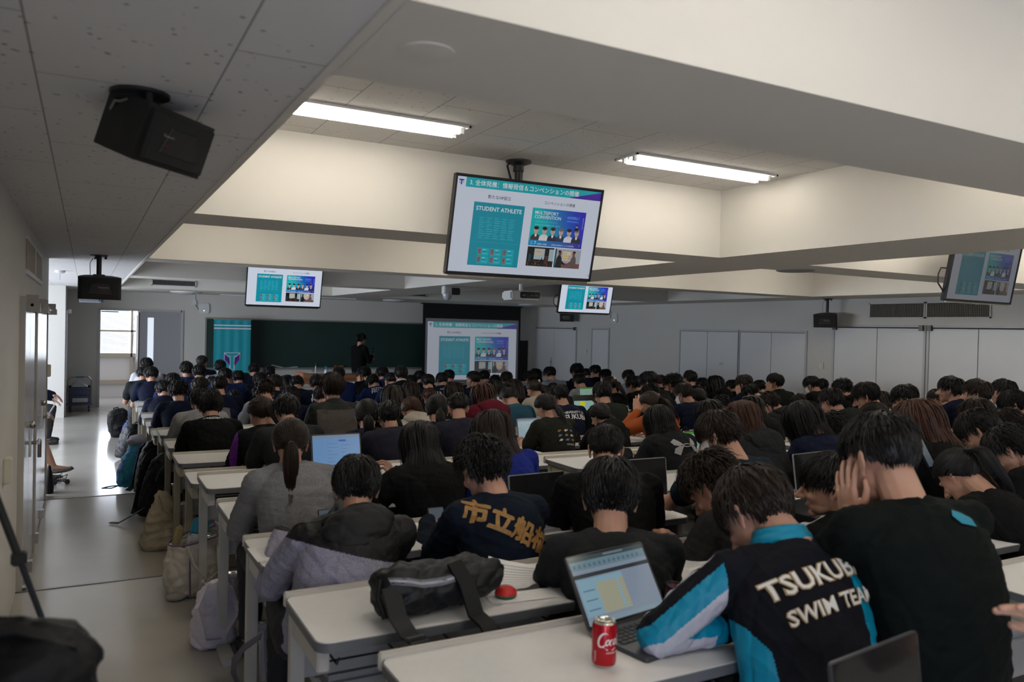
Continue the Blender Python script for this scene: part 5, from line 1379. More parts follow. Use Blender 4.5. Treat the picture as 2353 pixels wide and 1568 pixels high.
SPECIAL.update({
 (1738, 1182): dict(swpred=sw_pred, wid=1.12, tilt=6, hump=.12, shz1=-.02, hx=-.07, byaw=-12, elbow={-1: (-.31, .22, .755)}, armL=((.0, .24, .755), (0, 0, 1), (0, 0, 1), (1, -.1, 0))),
 (2025, 1060): dict(wid=1.26, armL='face', handL=(.18, .22), hump=.12, al=1.06, tilt=4, hx=.09, byaw=-8),
 (820, 1122): dict(seed=0, byaw=-8, hx=-.12), (668, 1020): dict(seed=1, hx=.0),
 (965, 1020): dict(armL='pencil', seed=1), (1908, 1118): dict(pitch=8),
 (1402, 1145): dict(wid=1.12, byaw=-22), (1392, 1035): dict(wid=1.10, byaw=-20), (1110, 1080): dict(wid=1.0, tilt=-3),
})
FACEHAND = {'hand on the cheek': 'armL', 'resting chin': 'armL', 'hand on the forehead': 'browL', 'hand to the face': 'armL', 'hands at the mouth': 'armLR', 'fist at the mouth': 'armL', 'hand against the ear': 'armL', 'holding a mask': 'armL'}
LINES = []
for l in TABLE.strip().split('\n'):
    d, lab = l.split('|'); fd = d.split(); LINES.append((fd, lab.strip()))
LINES.sort(key=lambda q: -float(q[0][3]) / (1 if q[0][0] == 'N' else 4.694))
placed = []; PEOPLE = {}
for fd, lab in LINES:
    s = 1 if fd[0] == 'N' else 4.694
    px = ORG[fd[0]][0] + float(fd[1]) / s; py = ORG[fd[0]][1] + float(fd[2]) / s; w = float(fd[3]) / s
    hst, hc, gt, gc, post, yaw = fd[4:10]; fl = fd[10] if len(fd) > 10 else ''
    D0 = F * .2 / w; zt = {'d': .97, 'n': 1.07, 'u': 1.17}[post]; hy = {'d': .5, 'n': .38, 'u': .30}[post]
    key = (int(float(fd[1])), int(float(fd[2]))) if fd[0] == 'N' else None
    if key in FORCE and post == 'n': hy = .30
    r1 = ray(px, py); best = None
    for i in range(1, len(ROWS) - 1):
        if key in FORCE and FORCE[key] != i: continue
        yy = (ROWS[i] + hy) / r1[1]
        xx = r1[0] * yy; Y = rowy(i, xx) + hy; dep = Y / r1[1]; p = E0 + r1 * dep; fz = flz(rowy(i, xx) + .1); z = p[2] - fz
        if p[0] > 9.6 or p[0] < .5: continue
        c = (math.log(dep / D0) / .13) ** 2 + ((z - zt) / .06) ** 2
        for (j, x2) in placed:
            if j == i and abs(x2 - p[0]) < .40: c += 60 * (1 - abs(x2 - p[0]) / .40) + 8
        if best is None or c < best[0]: best = (c, i, dep, p, fz)
    c, i, dep, p, fz = best; placed.append((i, p[0]))
    if c > 18: print('HIGH COST', round(c, 1), i, p.round(2), lab)
    hs = min(1.14, max(.90, dep * w / F / .196))
    o = dict(label=lab, hair=hst, hc=hc, gt=gt, gc=gc, post=post, yaw=float(yaw), pitch={'d': 48, 'n': 26, 'u': 4}[post], fl=fl, hs=hs, hi=w > 55, seed=(NP[0] * 7) % 4)
    for k_, v_ in FACEHAND.items():
        if k_ in lab:
            if v_ == 'armLR': o['armL'] = o['armR'] = 'face'
            elif v_ == 'browL': o['armL'] = 'brow'
            else: o['armL'] = 'face'
    if key in SPECIAL: o.update(SPECIAL[key])
    if o.get('armL') == 'pencil':
        o['armL'] = (tuple(Vector((p[0], p[1], p[2] - fz)) - Vector((p[0], rowy(i, p[0]) + .16, 0)) + Vector((-.13, .06, -.22))), (-1, .1, -.8), (.6, -.6, 0), (.05, .1, 1)); o['handL'] = (.7, .05)
    if dep > 9: o['hi'] = False
    Yh = rowy(i, p[0]) + .16
    if p[1] - Yh > .42: Yh = p[1] - .42
    PEOPLE[key or lab] = person(p, Yh, fz, o)
# ================================================================ LECTURER, PEOPLE IN THE WINDOW BAY, HAND AT THE FRAME EDGE
def place_root(root, loc, rz):
    root.location = loc; root.rotation_euler = (0, 0, rz)
def base(**k):
    o = dict(hair='s', hc='k', gt='s', gc='nv', post='u', yaw=0., pitch=6, fl='', hs=1., hi=True, seed=1, group='people beside the rows'); o.update(k); return o
def stander():
    root = thing('person', 'lecturer in a dark suit standing before the chalkboard with a microphone', 'person', (5.19, 16.5, 0), -1.15)
    Pc = Vector((0, .05, 1.50)); Rh = Matrix.Rotation(-.12, 3, 'Z') @ Matrix.Rotation(-.03, 3, 'X'); MH = Matrix.Translation(Pc) @ Rh.to_4x4()
    N = Pc + Vector((0, -.05, -.15)); S0 = Vector((0, 0, .86)); f, df = spine(S0, N, .03)
    arms = {}
    for s, T in ((1, (.06, .30, 1.13)), (-1, (-.03, .31, 1.10))):
        S_ = N + Vector((s * .175, 0, -.055)); E_, W_ = ik(S_, T, .29, .25, (s * .5, -.4, -1)); arms[s] = (S_, E_, W_)
    b = MB(); torso(b, f, df, -.018)
    b.cap(N, .052, Pc + Vector((0, -.03, -.08)), .05)
    for s in (-1, 1):
        S_, E_, W_ = arms[s]; b.cap(N + Vector((s * .06, 0, -.03)), .05, S_, .046).cap(S_, .045, E_, .036).cap(E_, .036, W_, .025)
        b.cap((s * .09, 0, .86), .08, (s * .10, .02, .47), .052).cap((s * .1, .02, .47), .052, (s * .1, 0, .08), .035)
    me = remesh(b, .009, 2); parts = [arr(me), xf(HH, MH)]
    for s in (-1, 1):
        R = orient((-s * .5, .7, .45 if s > 0 else .1), (-s * .2, -.6, .9)).to_4x4(); parts.append(xf(hand(.95, .05, True), Matrix.Translation(arms[s][2]) @ R @ Matrix.Diagonal((-s, 1, 1, 1))))
    link('body', joinmesh('body', parts, [skin]), root)
    m = MB(); torso(m, f, df, .022, 1, 0, False)
    for s in (-1, 1):
        S_, E_, W_ = arms[s]; m.cap(f(.93) + Vector((s * .05, 0, 0)), .07, S_, .064).cap(S_, .066, E_, .056).cap(E_, .058, W_, .045)
    m.rings([[(.175 * math.cos(a), .135 * math.sin(a), z) for a in np.linspace(0, 2 * PI, 24, False)] for z in (.80, .92, 1.02)])
    me = remesh(m, .008, 3); fold(me, 5, .004); me.materials.append(clothmat('bk')); me.shade_smooth(); link('suit_jacket', me, root)
    m = MB()
    for s in (-1, 1): m.cap((s * .085, 0, .84), .105, (s * .1, .02, .47), .078).cap((s * .1, .02, .47), .078, (s * .1, 0, .10), .062)
    me = remesh(m, .011, 3); fold(me, 6, .004); me.materials.append(trou); me.shade_smooth(); link('trousers', me, root)
    for s in (-1, 1): link('shoe', MB().ell((s * .1, .05, .04), (.045, .14, .04)).mesh('shoe', mat('shoe_black', (.012, .012, .012), .5)), root)
    hair('s', 'k', 2, True, root, MH)
    link('eyes_and_brows', MB().ell((.031, .0885, .004), (.0125, .004, .0035)).ell((-.031, .0885, .004), (.0125, .004, .0035)).tube([(.014, .094, .022), (.046, .086, .023)], .0028, 5).tube([(-.014, .094, .022), (-.046, .086, .023)], .0028, 5).mesh('eyes', eyed), root).matrix_local = MH
    W = root.matrix_basis
    q = Matrix.Translation(root.location) @ Matrix.Rotation(-1.15, 4, 'Z') @ Vector((.005, .385, 1.14))
    t = thing('microphone', 'black hand microphone held upright by the lecturer', 'microphone', q); t.rotation_euler = (-.1, .1, 0)
    MB().tube([(0, 0, -.06), (0, 0, .13)], [.011, .017], 12).build('handle', blackm, t); MB().ell((0, 0, .155), (.025, .025, .03)).build('grille', MATS['mic_grille'], t); MB().lathe([(.019, .118), (.022, .125), (.019, .132)]).build('ring', steel, t)
stander()
def chair(loc, rz, label):
    t = thing('folding_chair', label, 'chair', loc, rz, 'chairs in the window bay')
    MB().prism(rrect(-.2, .2, -.2, .2, .05), .41, .435).build('seat', blackm, t); MB().prism(rrect(-.19, .19, -.0, .2, .04), -.012, .012, Matrix.Rotation(PI / 2, 3, 'X'), (0, -.24, .62)).build('backrest', blackm, t)
    for x in (-.19, .19):
        for y in (-.2, .2): MB().tube([(x, y, .42 if y > 0 else .8), (x, y, 0)], .011).build('leg', steel, t)
# person with the tablet
root, _ = person(np.array([0, .10, 1.13]), 0, 0, base(label='person in a dark suit seated in the window bay, only hand, knee and shoes visible', armL=((-.12, .42, .70), (-1, -.3, -.7), (0, 0, 1), (.3, .9, -.6)), armR=((.13, .40, .66), (1, -.3, -.7), (0, 0, 1), (-.3, .9, -.6)), hihand=1))
place_root(root, (-.83, 13.0, 0), -PI / 2); chair((-.83, 13.0, 0), -PI / 2, 'black folding chair under the suited person in the window bay')
tag(MB().tube([(-.50, 12.94, .72), (-.40, 12.90, .60), (-.30, 12.9, .56)], .004).tube([(-.40, 12.95, .70), (-.39, 12.93, .54)], .006).build('white_pen_cord', whitep), 'white stick and cord under the suited person\'s hand', 'pen')
root, _ = person(np.array([0, .12, 1.08]), 0, .1, base(label='person in a patterned skirt and flat shoes seated by the left wall corner', hair='l', gt='w', gc='bk', nolegs=1, pitch=20))
place_root(root, (-.80, 9.95, 0), -PI / 2 - .0); root.location = (-.83, 9.95, 0)
chair((-.83, 9.95, 0), -PI / 2, 'black folding chair under the person in the patterned skirt')
m = MB()
for s in (-1, 1): m.cap((s * .09, .02, .50), .10, (s * .10, .36, .52), .085)
m.rings([[(.18 * math.cos(a), .36 + .08 * math.sin(a) - .04 * (z < .4), z) for a in np.linspace(0, 2 * PI, 20, False)] for z in (.34, .55)])
me = remesh(m, .01, 3); fold(me, 8, .006); me.materials.append(mat('skirt_pattern', (.55, .30, .08), .8, nscale=28, mixcol=(.6, .58, .52))); me.shade_smooth(); link('skirt', me, root)
m = MB(); m.cap((.10, .40, .50), .060, (.12, .47, .32), .050).cap((.12, .47, .32), .050, (.12, .54, .17), .029).cap((.12, .54, .17), .029, (.12, .68, .15), .022).cap((-.10, .40, .50), .058, (-.10, .44, .10), .032)
me = remesh(m, .008, 3); me.materials.append(skin); me.shade_smooth(); link('legs', me, root)
q = link('flat_shoe', MB().ell((.12, .61, .135), (.040, .125, .028), Matrix.Rotation(.12, 3, 'X')).ell((.12, .70, .16), (.03, .02, .015)).mesh('flat_shoe', mat('flat_shoe_pattern', (.16, .14, .12), .5, nscale=160, mixcol=(.03, .03, .03))), root)
link('flat_shoe', MB().ell((-.10, .50, .03), (.040, .125, .028)).mesh('flat_shoe', MATS['flat_shoe_pattern']), root)
# person beyond the right frame edge whose finger points in
root, _ = person(np.array([2.22, .66, 1.27]), .38, .2, base(label='person mostly outside the right frame edge, one finger pointing in', gt='t', gc='bk', hair='k', post='n', pitch=20, armL=(tuple(Vector(at(2475, 1432, 1.48)) - Vector((2.22, .38, .2))), (-.2, -.4, -1), (.3, .4, .8), tuple(Vector(at(2298, 1372, 1.43)) - Vector(at(2475, 1432, 1.48)))), handL=(.10, .10), hihand=1, group='people beside the rows'))
# ================================================================ THINGS ON THE DESKS
def laptop(px, py, yaw, openang, label, w=.31, kind='dark', z=None, body='silver', Yr=None):
    if z is None: z = .902
    p = onz(px, py, z); h = w * .66
    t = thing('laptop', label, 'laptop', (p[0], p[1], p[2]), yaw, 'laptops open on the desks')
    bm_ = {'silver': mat('laptop_silver', (.34, .35, .37), .35, .5), 'dark': mat('laptop_dark', (.035, .037, .042), .4)}[body]
    MB().prism(rrect(-w / 2, w / 2, -h, 0, .012), 0, .013).build('base', bm_, t)
    kb = MB()
    for r in range(5):
        for c in range(13): kb.bb(-w * .44 + c * w * .068, -w * .44 + c * w * .068 + w * .058, -.028 - r * .019 - .015, -.028 - r * .019, .013, .0155)
    kb.build('keyboard', mat('keys_black', (.02, .02, .022), .5) if body == 'dark' else mat('keys_grey', (.18, .2, .25), .5), t)
    MB().bb(-.05, .05, -h + .012, -h + .075, .013, .0137).build('touchpad', mat('touchpad', (.10, .10, .11), .3) if body == 'dark' else mat('touchpad_silver', (.3, .31, .34), .3), t)
    R = Matrix.Rotation(-openang, 3, 'X')
    MB().prism(rrect(-w / 2, w / 2, 0, h, .012), -.004, .004, R @ Matrix.Rotation(PI / 2, 3, 'X'), (0, 0, .012)).build('lid', bm_, t)
    s = Slide(); e = .008; X0, X1, Z0, Z1 = -w / 2 + e, w / 2 - e, .014, h - e
    bg = {'dark': (12, 13, 14), 'sheet': (150, 165, 185), 'blue': (110, 160, 215), 'light': (170, 195, 205), 'green': (150, 185, 170), 'yellow': (160, 200, 190)}[kind]
    s.rect(X0 - .004, Z0 - .008, X1 + .004, Z1 + .004, (8, 8, 9)); s.rect(X0, Z0, X1, Z1, bg)
    W, H = X1 - X0, Z1 - Z0; rn = random.Random(int(px))
    if kind == 'sheet':
        s.rect(X0, Z0 + H * .93, X1, Z1, (60, 78, 82)); s.rect(X0, Z0 + H * .80, X1, Z0 + H * .93, (120, 150, 165)); s.rect(X0, Z0 + H * .68, X1, Z0 + H * .74, (45, 55, 60))
        s.rect(X0 + W * .02, Z0 + H * .12, X0 + W * .60, Z0 + H * .66, (150, 190, 210)); s.rect(X0 + W * .24, Z0 + H * .12, X0 + W * .60, Z0 + H * .58, (185, 185, 160)); s.rect(X0 + W * .5, Z0 + H * .12, X0 + W * .53, Z0 + H * .62, (150, 195, 215))
        s.rect(X0, Z0, X1, Z0 + H * .07, (150, 175, 190)); s.rect(X0 + W * .45, Z0 + H * .955, X0 + W * .72, Z0 + H * .985, (125, 140, 145))
        for i in range(14): s.rect(X0 + W * (.03 + i * .065), Z0 + H * .83, X0 + W * (.06 + i * .065), Z0 + H * .88, (90, 120, 135))
        for i in range(10): s.rect(X0 + W * .25, Z0 + H * (.16 + i * .042), X0 + W * .6, Z0 + H * (.162 + i * .042), (150, 150, 135))
        for i in range(3): s.rect(X0 + W * .05, Z0 + H * (.2 + i * .14), X0 + W * .2, Z0 + H * (.215 + i * .14), (90, 110, 130))
    elif kind != 'dark':
        s.rect(X0, Z0 + H * .9, X1, Z1, (130, 150, 175) if kind != 'green' else (90, 150, 70))
        for i in range(12):
            x = X0 + W * (.3 + .3 * (i % 2)); s.rect(x, Z0 + H * (.1 + i * .06), x + W * rn.uniform(.08, .25), Z0 + H * (.11 + i * .06), (80, 110, 140))
        if kind == 'yellow': s.rect(X0 + W * .3, Z0 + H * .3, X0 + W * .55, Z0 + H * .6, (230, 225, 30)); s.rect(X0, Z0 + H * .65, X1, Z1, (15, 20, 20))
        if kind == 'green': s.rect(X0 + W * .6, Z0, X1, Z0 + H * .5, (190, 110, 80))
        if kind == 'blue': s.rect(X0 + W * .55, Z0 + H * .78, X0 + W * .7, Z0 + H * .83, (40, 80, 200))
    M_ = {'dark': mat_screen_dark, 'sheet': mat_screen}.get(kind, mat_screen)
    o = link('screen', s.mesh('laptop_screen', M_), t); o.matrix_local = Matrix.Translation((0, 0, .012)) @ R.to_4x4() @ Matrix.Translation((0, -.0045, 0))
    return t
mat_screen = colmat('laptop_picture', .42, .18); mat_screen_dark = colmat('laptop_off', .3, .08, .01)
laptop(1446, 1436, .17, .55, 'open dark laptop showing a spreadsheet, beside the red drink can', .335, 'sheet', .902, 'dark')
laptop(1237, 1196, .06, .12, 'open silver laptop with a black screen, right of the golden lettered sweatshirt', .31, 'dark', .902)
laptop(1480, 1150, .0, .12, 'open silver laptop with dark screen beyond the wide black t-shirt', .31, 'dark', .902)
laptop(775, 1078, .0, .25, 'open dark laptop with a pale blue page, between grey sweatshirt and navy polo', .31, 'blue', .902, 'dark')
laptop(1224, 1016, .05, .2, 'open silver laptop with a document, left of the olive t-shirt', .30, 'light', .802)
laptop(1612, 1058, .1, .2, 'open silver laptop with a green-topped page, before the nearest mask wearer', .30, 'green', .902)
laptop(1868, 1128, .1, .15, 'open silver laptop with a dim dark screen, left of the curly black haired student', .31, 'dark', .902)
laptop(1880, 1262, .15, .12, 'open laptop with a dark screen behind the swim team jacket head', .31, 'dark', .902, 'dark')
laptop(2205, 1060, .1, .2, 'open laptop with pale rim and black screen, right crowd', .31, 'dark', .902)
laptop(1343, 948, .0, .2, 'small open laptop with a yellow marked table', .30, 'yellow', .802, 'dark')
laptop(822, 907, .0, .15, 'small open laptop right of the grey-backed jacket, grey page', .30, 'light', .702)
laptop(1318, 903, .0, .15, 'small open laptop before the navy top near the far double doors', .30, 'dark', .702)
laptop(1353, 925, .0, .15, 'small open laptop with an orange-grey table, right of the pale grey t-shirt', .30, 'green', .802)
laptop(2058, 1400, .12, .12, 'black laptop at the bottom edge in front of the large dark green top', .33, 'dark', 1.06, 'dark').location = tuple(at(2008, 1480, 1.66)[:2] + np.array([0, -.03])) + (.905,)
# drink can
q = onz(1387, 1527, .902)
t = thing('drink_can', 'red aluminium soft drink can with white script, near desk', 'can', q)
r = .0328
MB().lathe([(.026, 0), (.030, .004), (r, .014), (r, .104), (.030, .113)], n=40).build('can_body', mat('can_red', (.42, .004, .012), .25, .3), t)
MB().lathe([(.030, .1131), (.0275, .118), (.0265, .1175), (.0255, .114), (.002, .114)], n=40).lathe([(.0262, 0), (.0305, .0045), (.031, .006), (.028, .008)], n=40).build('can_rim', mat('can_aluminium', (.7, .68, .6), .2, .9), t)
MB().ell((.004, -.006, .1155), (.011, .008, .001)).ell((-.006, .006, .1165), (.009, .012, .0012)).build('pull_tab', mat('can_aluminium', (.7, .68, .6), .2, .9), t)
def script_strokes():
    # hand drawn flowing script: C o c a - C o l a with a swash
    S = []
    def arc(cx, cy, rx, ry, a0, a1, n=14, sl=.35): return [(cx + rx * math.cos(math.radians(a0 + (a1 - a0) * i / n)) + sl * ry * math.sin(math.radians(a0 + (a1 - a0) * i / n)), cy + ry * math.sin(math.radians(a0 + (a1 - a0) * i / n))) for i in range(n + 1)]
    for ox in (0, 3.75):
        S.append((arc(ox + .9, .9, .75, 1.05, 50, 320), (.08, .34)))
        S.append((arc(ox + 1.65, .55, .28, .40, 0, 360), (.12, .22)))
    S.append((arc(.9, .9, .75, 1.05, 320, 290) + [(1.6, -.55), (2.6, -.62), (3.2, -.35)], (.1, .2)))
    S.append((arc(2.35, .55, .26, .40, 60, 300), (.1, .2))); S.append((arc(3.0, .55, .26, .40, 0, 360), (.1, .2))); S.append(([(3.42, .95), (3.25, .25), (3.5, .12)], (.1, .16)))
    S.append(([(3.6, .6), (3.85, .6)], (.1, .1))); S.append(([(6.15, .3), (6.75, 1.7), (6.45, 1.75), (6.1, .5), (6.35, .12)], (.08, .16))); S.append((arc(6.95, .55, .26, .40, 0, 360), (.1, .2))); S.append(([(7.35, .95), (7.2, .25), (7.5, .15)], (.1, .16)))
    return S
V = []; Fc = []
az0 = math.atan2(-q[1], -q[0]) - .50
for pts, (w0, w1) in script_strokes():
    n = len(pts); b0 = len(V)
    for i, (x, y) in enumerate(pts):
        x2, y2 = pts[min(i + 1, n - 1)]; x1, y1 = pts[max(i - 1, 0)]; d = math.hypot(x2 - x1, y2 - y1) or 1; nx, ny = -(y2 - y1) / d, (x2 - x1) / d
        wd = (w0 + (w1 - w0) * math.sin(PI * i / (n - 1))) / 2
        for sg in (1, -1):
            u = (x + nx * wd * sg) * .0155; v = .060 + (y + ny * wd * sg) * .0175
            a = az0 + u / r; V.append(((r + .0004) * math.cos(a), (r + .0004) * math.sin(a), v))
    Fc += [(b0 + 2 * i, b0 + 2 * i + 1, b0 + 2 * i + 3, b0 + 2 * i + 2) for i in range(n - 1)]
me = bpy.data.meshes.new('script'); me.from_pydata(V, [], Fc); me.materials.append(mat('can_white', (.72, .70, .70), .35)); link('script_lettering', me, t)
vv, ff = textgeo('ORIGINAL TASTE', .006, .01)
me = bpy.data.meshes.new('small'); me.from_pydata([((r + .0004) * math.cos(az0 + (.045 + a) / r), (r + .0004) * math.sin(az0 + (.045 + a) / r), .042 + b_) for a, b_ in vv], [], ff); me.materials.append(MATS['can_white']); link('small_lettering', me, t)
me = bpy.data.meshes.new('label'); V = [((r + .0004) * math.cos(az0 - .35 + k * .18), (r + .0004) * math.sin(az0 - .35 + k * .18), z) for z in (.016, .045) for k in (0, 1)]; me.from_pydata(V, [], [(0, 1, 3, 2)]); me.materials.append(mat('can_label_pink', (.5, .22, .25), .4)); link('side_label', me, t)
# papers
def paper(px, py, w, h, rz, label, z=.9025, curl=0, lines=9):
    p = onz(px, py, z); t = thing('paper_sheet', label, 'paper', p, rz, 'papers on the desks'); vs = []; fs = []; n = 10
    for i in range(n + 1):
        for j in range(n + 1):
            x, y = -w / 2 + w * i / n, -h / 2 + h * j / n; c = max(0, (1 - i / n) * .5 + j / n * .8 - .45)
            vs.append((x + curl * c * c * .3, y - curl * c * c * .2, .0006 + curl * c * c))
    fs = [(i * (n + 1) + j, (i + 1) * (n + 1) + j, (i + 1) * (n + 1) + j + 1, i * (n + 1) + j + 1) for i in range(n) for j in range(n)]
    MB().add(vs, fs).build('sheet', mat('paper_white', (.72, .71, .70), .7), t)
    ln = MB(); rn = random.Random(int(px))
    for k in range(lines):
        y = h * .38 - k * h * .08; x1 = -w * .4 + w * rn.uniform(.5, .8)
        def zz(x, y): c = max(0, (1 - (x + w / 2) / w) * .5 + (y + h / 2) / h * .8 - .45); return (x + curl * c * c * .3, y - curl * c * c * .2, .0012 + curl * c * c)
        m_ = 6; pts = [(-w * .4 + (x1 + w * .4) * i / m_, y) for i in range(m_ + 1)]
        ln.add([zz(x, y + d) for x, y in pts for d in (-.0015, .0015)], [(2 * i, 2 * i + 2, 2 * i + 3, 2 * i + 1) for i in range(m_)])
    ln.build('printed_text', mat('ink_grey', (.30, .30, .31), .7), t, False)
    return t
paper(668, 1266, .29, .20, .02, 'printed sheet on the desk left of the heathered jacket student')
paper(1205, 1335, .26, .19, -.15, 'curled printed sheet leaning up right of the black shoulder bag', curl=.10)
paper(1190, 1362, .24, .17, -.1, 'flat white sheet under the red round pouch', lines=5)
paper(1592, 1296, .16, .12, .1, 'white sheet left of the curly brown-haired student in the middle row')
paper(1210, 1040, .22, .14, .1, 'small paper pile left of the olive t-shirt student', z=.8025)
paper(885, 1155, .15, .10, .1, 'papers beside the pencil holding student')
# red pouch, pencil pouch, phone, small things
q = onz(1162, 1372, .903); t = thing('round_pouch', 'round red pouch with a green rim beside the black shoulder bag', 'pouch', q)
MB().lathe([(.028, .0), (.036, .006), (.037, .012)], n=24).build('lower_rim', mat('pouch_green', (.02, .12, .06), .6), t); MB().lathe([(.037, .0122), (.035, .022), (.024, .032), (.004, .036)], n=24).build('upper_shell', mat('pouch_red', (.5, .015, .012), .55), t)
q = onz(1562, 1398, .903); t = thing('pencil_case', 'open pink and black pencil case beside the striped sleeve', 'pencil case', q)
MB().rings([[(k * .035 * math.cos(a), k * .06 * math.sin(a), z) for a in np.linspace(0, 2 * PI, 18, False)] for k, z in ((.9, 0), (1.05, .03), (.95, .065), (.8, .055), (.6, .03))]).build('case_body', mat('case_pink', (.20, .05, .10), .7, nscale=60, mixcol=(.05, .02, .04)), t)
MB().tube([(.034 * math.cos(a), .058 * math.sin(a), .067) for a in np.linspace(0, 2 * PI, 20)], .004, 6).build('zip_edge', blackm, t)
q = onz(942, 1092, 1.08); tag(MB().tube([at(936, 1062, 4.0), at(928, 1012, 3.98)], .0035, 6).build('pencil', whitep), 'white pencil raised by the black haired student', 'pencil')
for px, py, z, rz, lb in ((755, 1212, .93, 0, 'phone standing by the heathered jacket student'), (2125, 1042, 1.03, .2, 'phone held up right of the large cropped head'), (1006, 1205, .98, 0, 'phone at the left shoulder of the golden lettered sweatshirt')):
    q = onz(px, py, z); dep = {755: 3.2, 2125: 3.9, 1006: 3.4}[px]; q = at(px, py, dep)
    t = thing('smartphone', lb, 'phone', q, rz); MB().box((0, 0, 0), (.075, .009, .15), Matrix.Rotation(-.5, 3, 'X'), .003).build('phone_body', blackm, t)
    sc = MB().box(Matrix.Rotation(-.5, 3, 'X') @ Vector((0, -.0055, 0)), (.068, .001, .14), Matrix.Rotation(-.5, 3, 'X')).build('phone_screen', mat('phone_glow', (.05, .05, .05), .2, emis=(.25, .35, .45), es=.5 if px != 755 else .12), t)
q = onz(1425, 1050, .905); tag(MB().tube([q + np.array([-.03, 0, .005]), q + np.array([.03, .01, .005])], .006, 8).build('pink_marker', mat('marker_pink', (.5, .08, .25), .5)), 'pink marker lying at the black hoodie elbow', 'marker')
q = at(1072, 884, 9.6); tag(MB().tube([q, q + np.array([-.06, .02, -.02]), q + np.array([-.10, .03, -.03])], [.03, .032, .02], 12).build('drink_bottle', mat('bottle_dark', (.02, .02, .022), .2, .4)), 'dark bottle held to the mouth in front of the screen', 'bottle')
# ================================================================ BAGS
def soft(m, vox, seed, amp, M_, name, parent):
    me = remesh(m, vox, 4); fold(me, seed, amp); me.materials.append(M_); me.shade_smooth(); return link(name, me, parent)
blackf = mat('nylon_black', (.006, .006, .007), .6, bump=.15, bscale=30, spec=.2); greyf = mat('nylon_charcoal', (.0055, .006, .0075), .5, bump=.2, bscale=30, spec=.3)
def backpack(loc, rz, label, w=.30, d=.20, h=.46, M_=blackf, lean=.15, st=True, seed=1):
    t = thing('backpack', label, 'bag', loc, rz, 'bags standing along the aisle')
    R = Matrix.Rotation(lean, 3, 'Y')
    m = MB(); m.rings([[R @ Vector((w / 2 * k * math.copysign(abs(math.cos(a)) ** .6, math.cos(a)), d / 2 * k2 * math.copysign(abs(math.sin(a)) ** .6, math.sin(a)), z * h)) for a in np.linspace(0, 2 * PI, 24, False)] for z, k, k2 in ((.0, .85, .9), (.04, .98, 1.02), (.3, 1.03, 1.1), (.6, .98, 1.0), (.85, .82, .8), (.96, .6, .5), (1, .3, .25))])
    m.box(R @ Vector((0, -d * .5, h * .30)), (w * .75, d * .35, h * .42), R, .03)
    soft(m, .011, seed, .006, M_, 'bag_body', t)
    z = MB(); z.tube([R @ Vector((w * .44 * math.cos(a), -d * .36, h * .55 + h * .33 * math.sin(a))) for a in np.linspace(.0, PI, 16)], .006, 6)
    z.tube([R @ Vector((w * .33 * math.cos(a), -d * .71, h * .40 + h * .08 * math.sin(a))) for a in np.linspace(0, PI, 12)], .004, 6)
    z.build('zipper', mat('zip_black', (.03, .03, .033), .35), t)
    MB().tube([R @ Vector((x, .02, zz)) for x, zz in ((-.04, h * .95), (-.03, h * 1.04), (.03, h * 1.04), (.04, h * .95))], .008, 8).build('top_handle', M_, t)
    if st:
        for sx in (-.08, .08): MB().ribbon([R @ Vector(p) for p in ((sx, d * .3, h * .93), (sx * 1.3, d * .62, h * .8), (sx * 1.4, d * .72, h * .45), (sx * 1.6, d * .6, h * .1), (sx * 1.8 - .05, d * .3 - .02, .02))], (1, 0, 0), .05, .008).build('shoulder_strap', M_, t)
    return t
backpack(onz(284, 1003, 0), .2, 'black bag with plush charms, farthest bag along the aisle', .34, .26, .44, blackf, -.25, False, 1)
backpack(onz(296, 1002, 0) + np.array([.0, -.45, 0]), .1, 'navy blue bag below the plush charms', .26, .2, .28, mat('nylon_navy', (.010, .03, .15), .55, bump=.3, bscale=40), .1, False, 2)
backpack(onz(312, 1020, .0) + np.array([.05, .1, 0]), .1, 'dark bag with a white striped flap between navy bag and grey backpack', .26, .2, .36, blackf, .2, True, 3)
backpack(onz(297, 1056, .0), .5, 'charcoal zipped backpack leaning on the desk legs, mid aisle', .36, .26, .46, greyf, .25, False, 4)
backpack(onz(345, 1135, .1), .15, 'tall black backpack behind the foremost black one', .30, .22, .52, blackf, .12, True, 5)
backpack(onz(362, 1190, .1), .5, 'foremost black backpack with straps trailing on the floor', .34, .24, .56, blackf, .22, True, 6)
q = onz(350, 1194, .1)
tag(MB().ribbon([q + np.array(p) for p in ((-.05, -.05, .12), (-.18, -.10, .06), (-.26, -.08, .012), (-.32, -.02, .008))], (0, 1, 0), .03, .006).build('trailing_strap', blackf), 'black strap end lying on the floor by the foremost backpack', 'strap')
p = onz(262, 985, 0) + np.array([0, -.1, 0])
t = thing('plush_charm', 'small yellow and red plush toy hanging on the farthest bag', 'plush toy', p + np.array([.05, .02, .20]))
MB().ell((0, 0, 0), (.04, .035, .05)).ell((0, 0, .07), (.04, .035, .035)).ell((-.03, 0, .10), (.012, .01, .012)).ell((.03, 0, .10), (.012, .01, .012)).build('plush_body', mat('plush_yellow', (.55, .32, .08), .9), t); MB().ell((0, 0, .02), (.043, .038, .022)).build('red_vest', mat('plush_red', (.4, .02, .02), .9), t)
for k, (dx, dz) in enumerate(((.10, .26), (.08, .18))): tag(MB().ell(p + np.array([dx, -.12, dz]), (.035, .035, .035)).build('pompom', mat('pompom_grey', (.35, .35, .37), .95)), 'grey fluffy ball charm, %s of the two' % ('upper', 'lower')[k], 'charm')
q = onz(278, 1000, 0); t = thing('water_bottle', 'black metal water bottle between the aisle bags', 'bottle', q + np.array([.08, -.28, .0])); MB().lathe([(.036, 0), (.038, .01), (.038, .19), (.030, .21)]).build('bottle_body', blackm, t); MB().lathe([(.030, .211), (.031, .25), (.02, .26)]).build('cap', steel, t)
